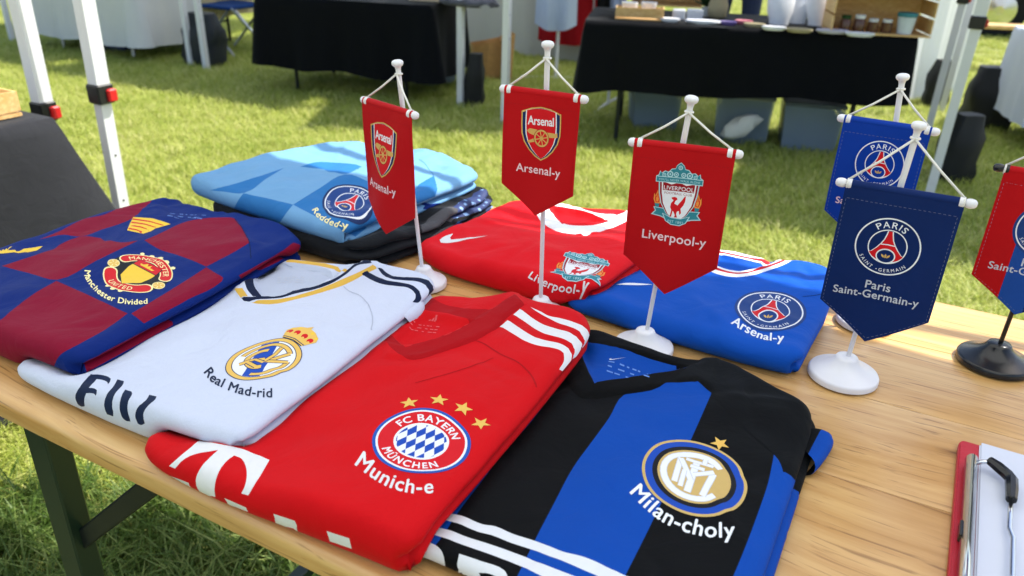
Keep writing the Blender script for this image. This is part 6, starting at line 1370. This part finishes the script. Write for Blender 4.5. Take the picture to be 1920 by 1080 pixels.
# hanging garments between the stalls
def garment(p, w, h, ztop, mat, label, ang, hem=.06, seed=0, sleeves=True, wav=.025):
    r = np.random.default_rng(seed); root = empty('hanging_garment', (*p[:2], ztop), label, 'garment', 'garments hanging between the stalls'); e = np.array([math.cos(ang), math.sin(ang), 0]); n = np.array([-e[1], e[0], 0]); c = np.array([*p[:2], ztop]); V = []; nx, nz = 22, 14
    for s_ in (-1, 1):
        for j in range(nz+1):
            f_ = j/nz; ww = w*(.55+.45*min(1, f_*4)) * (1+.12*f_)
            for i in range(nx+1):
                u = i/nx*2-1; z = -h*f_-hem*f_*(1-u*u)*1.-(.05*(abs(u)**2) if f_ < .1 else 0)*(1-f_*10); V.append(c+e*ww/2*u+n*(s_*.03*math.sqrt(max(0, 1-u*u))*(1)+wav*math.sin(u*7+seed)*f_)+np.array([0, 0, z]))
    m1 = (nx+1)*(nz+1); F = []
    for s_ in (0, 1):
        for j in range(nz):
            for i in range(nx): a = s_*m1+j*(nx+1)+i; F.append((a, a+1, a+nx+2, a+nx+1) if s_ == 0 else (a, a+nx+1, a+nx+2, a+1))
    o = mesh_obj('body', V, F, mat, root)
    if sleeves:
        for s_ in (-1, 1): t = MB(); t.tube([c+e*s_*w*.30+[0, 0, -.03], c+e*s_*w*.52+[0, 0, -.20], c+e*s_*w*.56+[0, 0, -.34]], [.07, .075, .08], 10); t.build('sleeve', mat, root, smooth=True)
    hk = MB(); hk.tube([c+[0, 0, 0], c+[0, 0, .06], c+n*.02+[0, 0, .09]], .004, 6); hk.build('hanger_hook', STEEL, root); return root
gp0 = at_z(1036, 150, 0)
pale = fabric('pale blue cotton', '#b8c6dc', .8, 400, .3, .2, .04); redc = fabric('dark red cotton', '#8c1018', .8, 400, .3, .2, .1); blkc = fabric('black cotton', '#101114', .85); lil = fabric('lilac cotton', '#8e9bc2', .8)
gz = at_dir(1028, 55, gp0)[2]; ga = .32
garment(gp0, .30, .72, gz+.76, pale, 'pale blue shirt hanging on a white stand between the stalls', ga, .05, 1)
q = at_z(1066, 128, 0); garment((q[0]-.06, q[1]+.05), .46, .78, at_dir(1050, 84, q)[2]+.80, redc, 'dark red garment hanging behind the pale blue shirt', ga, .03, 2)
q = at_z(1110, 110, 0); garment((q[0], q[1]), .24, .70, at_dir(1110, 40, q)[2]+.72, blkc, 'black garment hanging beside the dark red one', ga, .02, 3, False); q = at_z(1140, 105, 0); garment((q[0], q[1]), .24, .7, at_dir(1135, 35, q)[2]+.72, lil, 'lilac garment hanging at the corner of the black table', ga, .02, 4, False)
rk_ = empty('garment_rail', (*gp0[:2], 0), 'white garment stand whose pole shows below the pale blue shirt', 'clothes stand'); t = MB(); t.tube([(gp0[0], gp0[1]+.06, 0.01), (gp0[0], gp0[1]+.06, 1.72)], .014, 8); t.build('pole', ALU, rk_); t = MB(); t.tube([(gp0[0]-.5, gp0[1]+.06-.16, 1.72), (gp0[0]+.7, gp0[1]+.06+.2, 1.72)], .012, 8); t.build('rail', ALU, rk_); t = MB(); t.tube([(gp0[0]-.25, gp0[1]-.1, .012), (gp0[0]+.25, gp0[1]+.2, .012)], .012, 8); t.build('foot', ALU, rk_)
# side walls of the marquees
def sidewall(a, b, z0, z1, label, mat, seed=0):
    a, b = np.array(a[:2]), np.array(b[:2]); e = (b-a)/np.linalg.norm(b-a); n = np.array([-e[1], e[0]]); V = []; nx, nz = 40, 10
    for j in range(nz+1):
        for i in range(nx+1):
            u = i/nx; w = .03*math.sin(u*14+seed)+.02*math.sin(u*31+seed*2+j*.4); q = a+(b-a)*u+n*w; V.append((*q, z0+(z1-z0)*j/nz))
    F = [(j*(nx+1)+i, j*(nx+1)+i+1, (j+1)*(nx+1)+i+1, (j+1)*(nx+1)+i) for j in range(nz) for i in range(nx)]; o = mesh_obj('tent_sidewall', V, F, mat); return tag(o, label, 'tent wall', 'white marquee side walls')
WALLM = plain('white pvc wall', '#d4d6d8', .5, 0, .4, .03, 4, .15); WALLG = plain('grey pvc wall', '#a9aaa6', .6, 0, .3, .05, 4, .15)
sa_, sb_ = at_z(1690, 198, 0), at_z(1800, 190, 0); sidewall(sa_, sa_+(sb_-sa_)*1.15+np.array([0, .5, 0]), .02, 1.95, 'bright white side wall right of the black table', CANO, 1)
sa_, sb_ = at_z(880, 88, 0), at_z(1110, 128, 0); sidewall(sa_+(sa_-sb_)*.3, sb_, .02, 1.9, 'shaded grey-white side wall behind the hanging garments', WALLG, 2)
# right hand stall: white garment draped over a table corner, cardboard box
q = at_z(1905, 290, .0); wt = at_z(1890, 84, .62)
stall((wt[0]+.20, wt[1]+.0), (wt[0]+1.4, wt[1]+.25), .7, .66, .16, fabric('white draped cloth', '#c6cde0', .8, 400, .4, .2, .03), 'trestle table at the far right edge', 'bluish white cloth over the stall at the right edge', seed=6, flare=.01, zb2=.2)
q = wt+np.array([.30, .28, .0]); b_ = MB(); b_.box((q[0]+.1, q[1], .667+.13), (.26, .24, .26), (*Rx, 0), (*Ry, 0)); tag(b_.build('cardboard_box', plain('brown card', '#a3794b', .85, 0, .2, .1, 20)), 'brown cardboard box on the white cloth at the right edge', 'box')
# camping chair by the left stall, blue seat with silver legs
q = at_z(440, 100, 0); rt_ = empty('camping_chair', (*q[:2], 0), 'blue camping chair with silver legs left of the black cloth', 'chair'); bl_ = fabric('navy canvas', '#1c3a6e', .9, 400)
for (a, b) in (((-.22, -.2, .01), (.22, -.2, .42)), ((.22, -.2, .01), (-.22, -.2, .42)), ((-.22, .2, .01), (.22, .2, .42)), ((.22, .2, .01), (-.22, .2, .42)), ((-.24, -.2, .01), (-.24, .2, .42)), ((.24, .2, .01), (.24, -.2, .42))):
    t = MB(); t.tube([(q[0]+a[0], q[1]+a[1], a[2]), (q[0]+b[0], q[1]+b[1], b[2])], .011, 6); t.build('leg', plain('silver tube', '#b9bdc4', .3, .8), rt_)
s_ = MB(); s_.box((q[0], q[1], .42), (.48, .44, .03), bev=.01); s_.build('seat', bl_, rt_); s_ = MB(); s_.box((q[0], q[1]+.23, .68), (.50, .03, .46), bev=.01); s_.build('backrest', bl_, rt_)
q = at_z(222, 96, 0); b_ = MB(); b_.box((q[0]-.1, q[1]+.1, .075), (.55, .34, .14), bev=.01); tag(b_.build('storage_crate', plain('blue crate', '#1a2f66', .6)), 'flat dark blue crate under the white tablecloth', 'crate')
# dark car parked beyond the right hand stall
CARM = plain('dark car paint', '#10161a', .25, .2, .5, .05, 5, coat=.6); TYRE = plain('tyre rubber', '#0c0c0d', .85); CGL = plain('car glass', '#0a0f12', .08)
q = at_z(1880, 72, 0); rt_ = empty('parked_car', (q[0]+1.2, q[1]+.9, 0), 'dark parked car beyond the stall at the right edge', 'car')
cpx, cpy = q[0]+1.2, q[1]+.9; prof = [(-2.1, .28), (-2.15, .62), (-2.0, .86), (-1.1, .96), (-.55, 1.40), (.9, 1.44), (1.6, 1.02), (2.1, .92), (2.15, .5), (2.05, .26)]
m_ = MB(); n_ = len(prof); V = [(cpx+x, cpy+sy*(.82 if z < 1 else .66), z) for sy in (-1, 1) for x, z in prof]; m_.add(V, [(i, (i+1) % n_, n_+(i+1) % n_, n_+i) for i in range(n_)]+[tuple(range(n_))[::-1], tuple(range(n_, 2*n_))]); m_.build('body', CARM, rt_, auto=30)
for sx in (-1.32, 1.32):
    for sy in (-1, 1): w_ = MB(); w_.lathe([(.20, -.09), (.30, -.10), (.315, -.06), (.315, .06), (.30, .10), (.20, .09)], (cpx+sx, cpy+sy*.76, .315), (0, 1, 0), 28); wh = w_.build('wheel', TYRE, rt_, auto=40); w_ = MB(); w_.lathe([(.19, -.095), (.05, -.102), (.05, .102), (.19, .095)], (cpx+sx, cpy+sy*.76, .315), (0, 1, 0), 20); w_.build('rim', CHROME, wh, auto=40)
for sx in (-.1, .75): w_ = MB(); w_.box((cpx+sx, cpy-.745, 1.18), (.72, .012, .34), (1, 0, 0), (0, .95, .30), (0, -.30, .95), bev=.004); w_.build('window', CGL, rt_)
q = at_z(1890, 50, .40); b_ = MB(); b_.box(q, (.7, .22, .035), (*Rx, 0), (*Ry, 0), bev=.004); rt_ = empty('wooden_bench', (q[0], q[1], 0), 'narrow pale wooden bench in front of the dark car', 'bench'); b_.build('seat', PINE, rt_)
for s_ in (-.28, .28): w_ = MB(); w_.box((q[0]+Rx[0]*s_, q[1]+Rx[1]*s_, .19), (.04, .18, .375), (*Rx, 0), (*Ry, 0)); w_.build('leg', PINE, rt_)
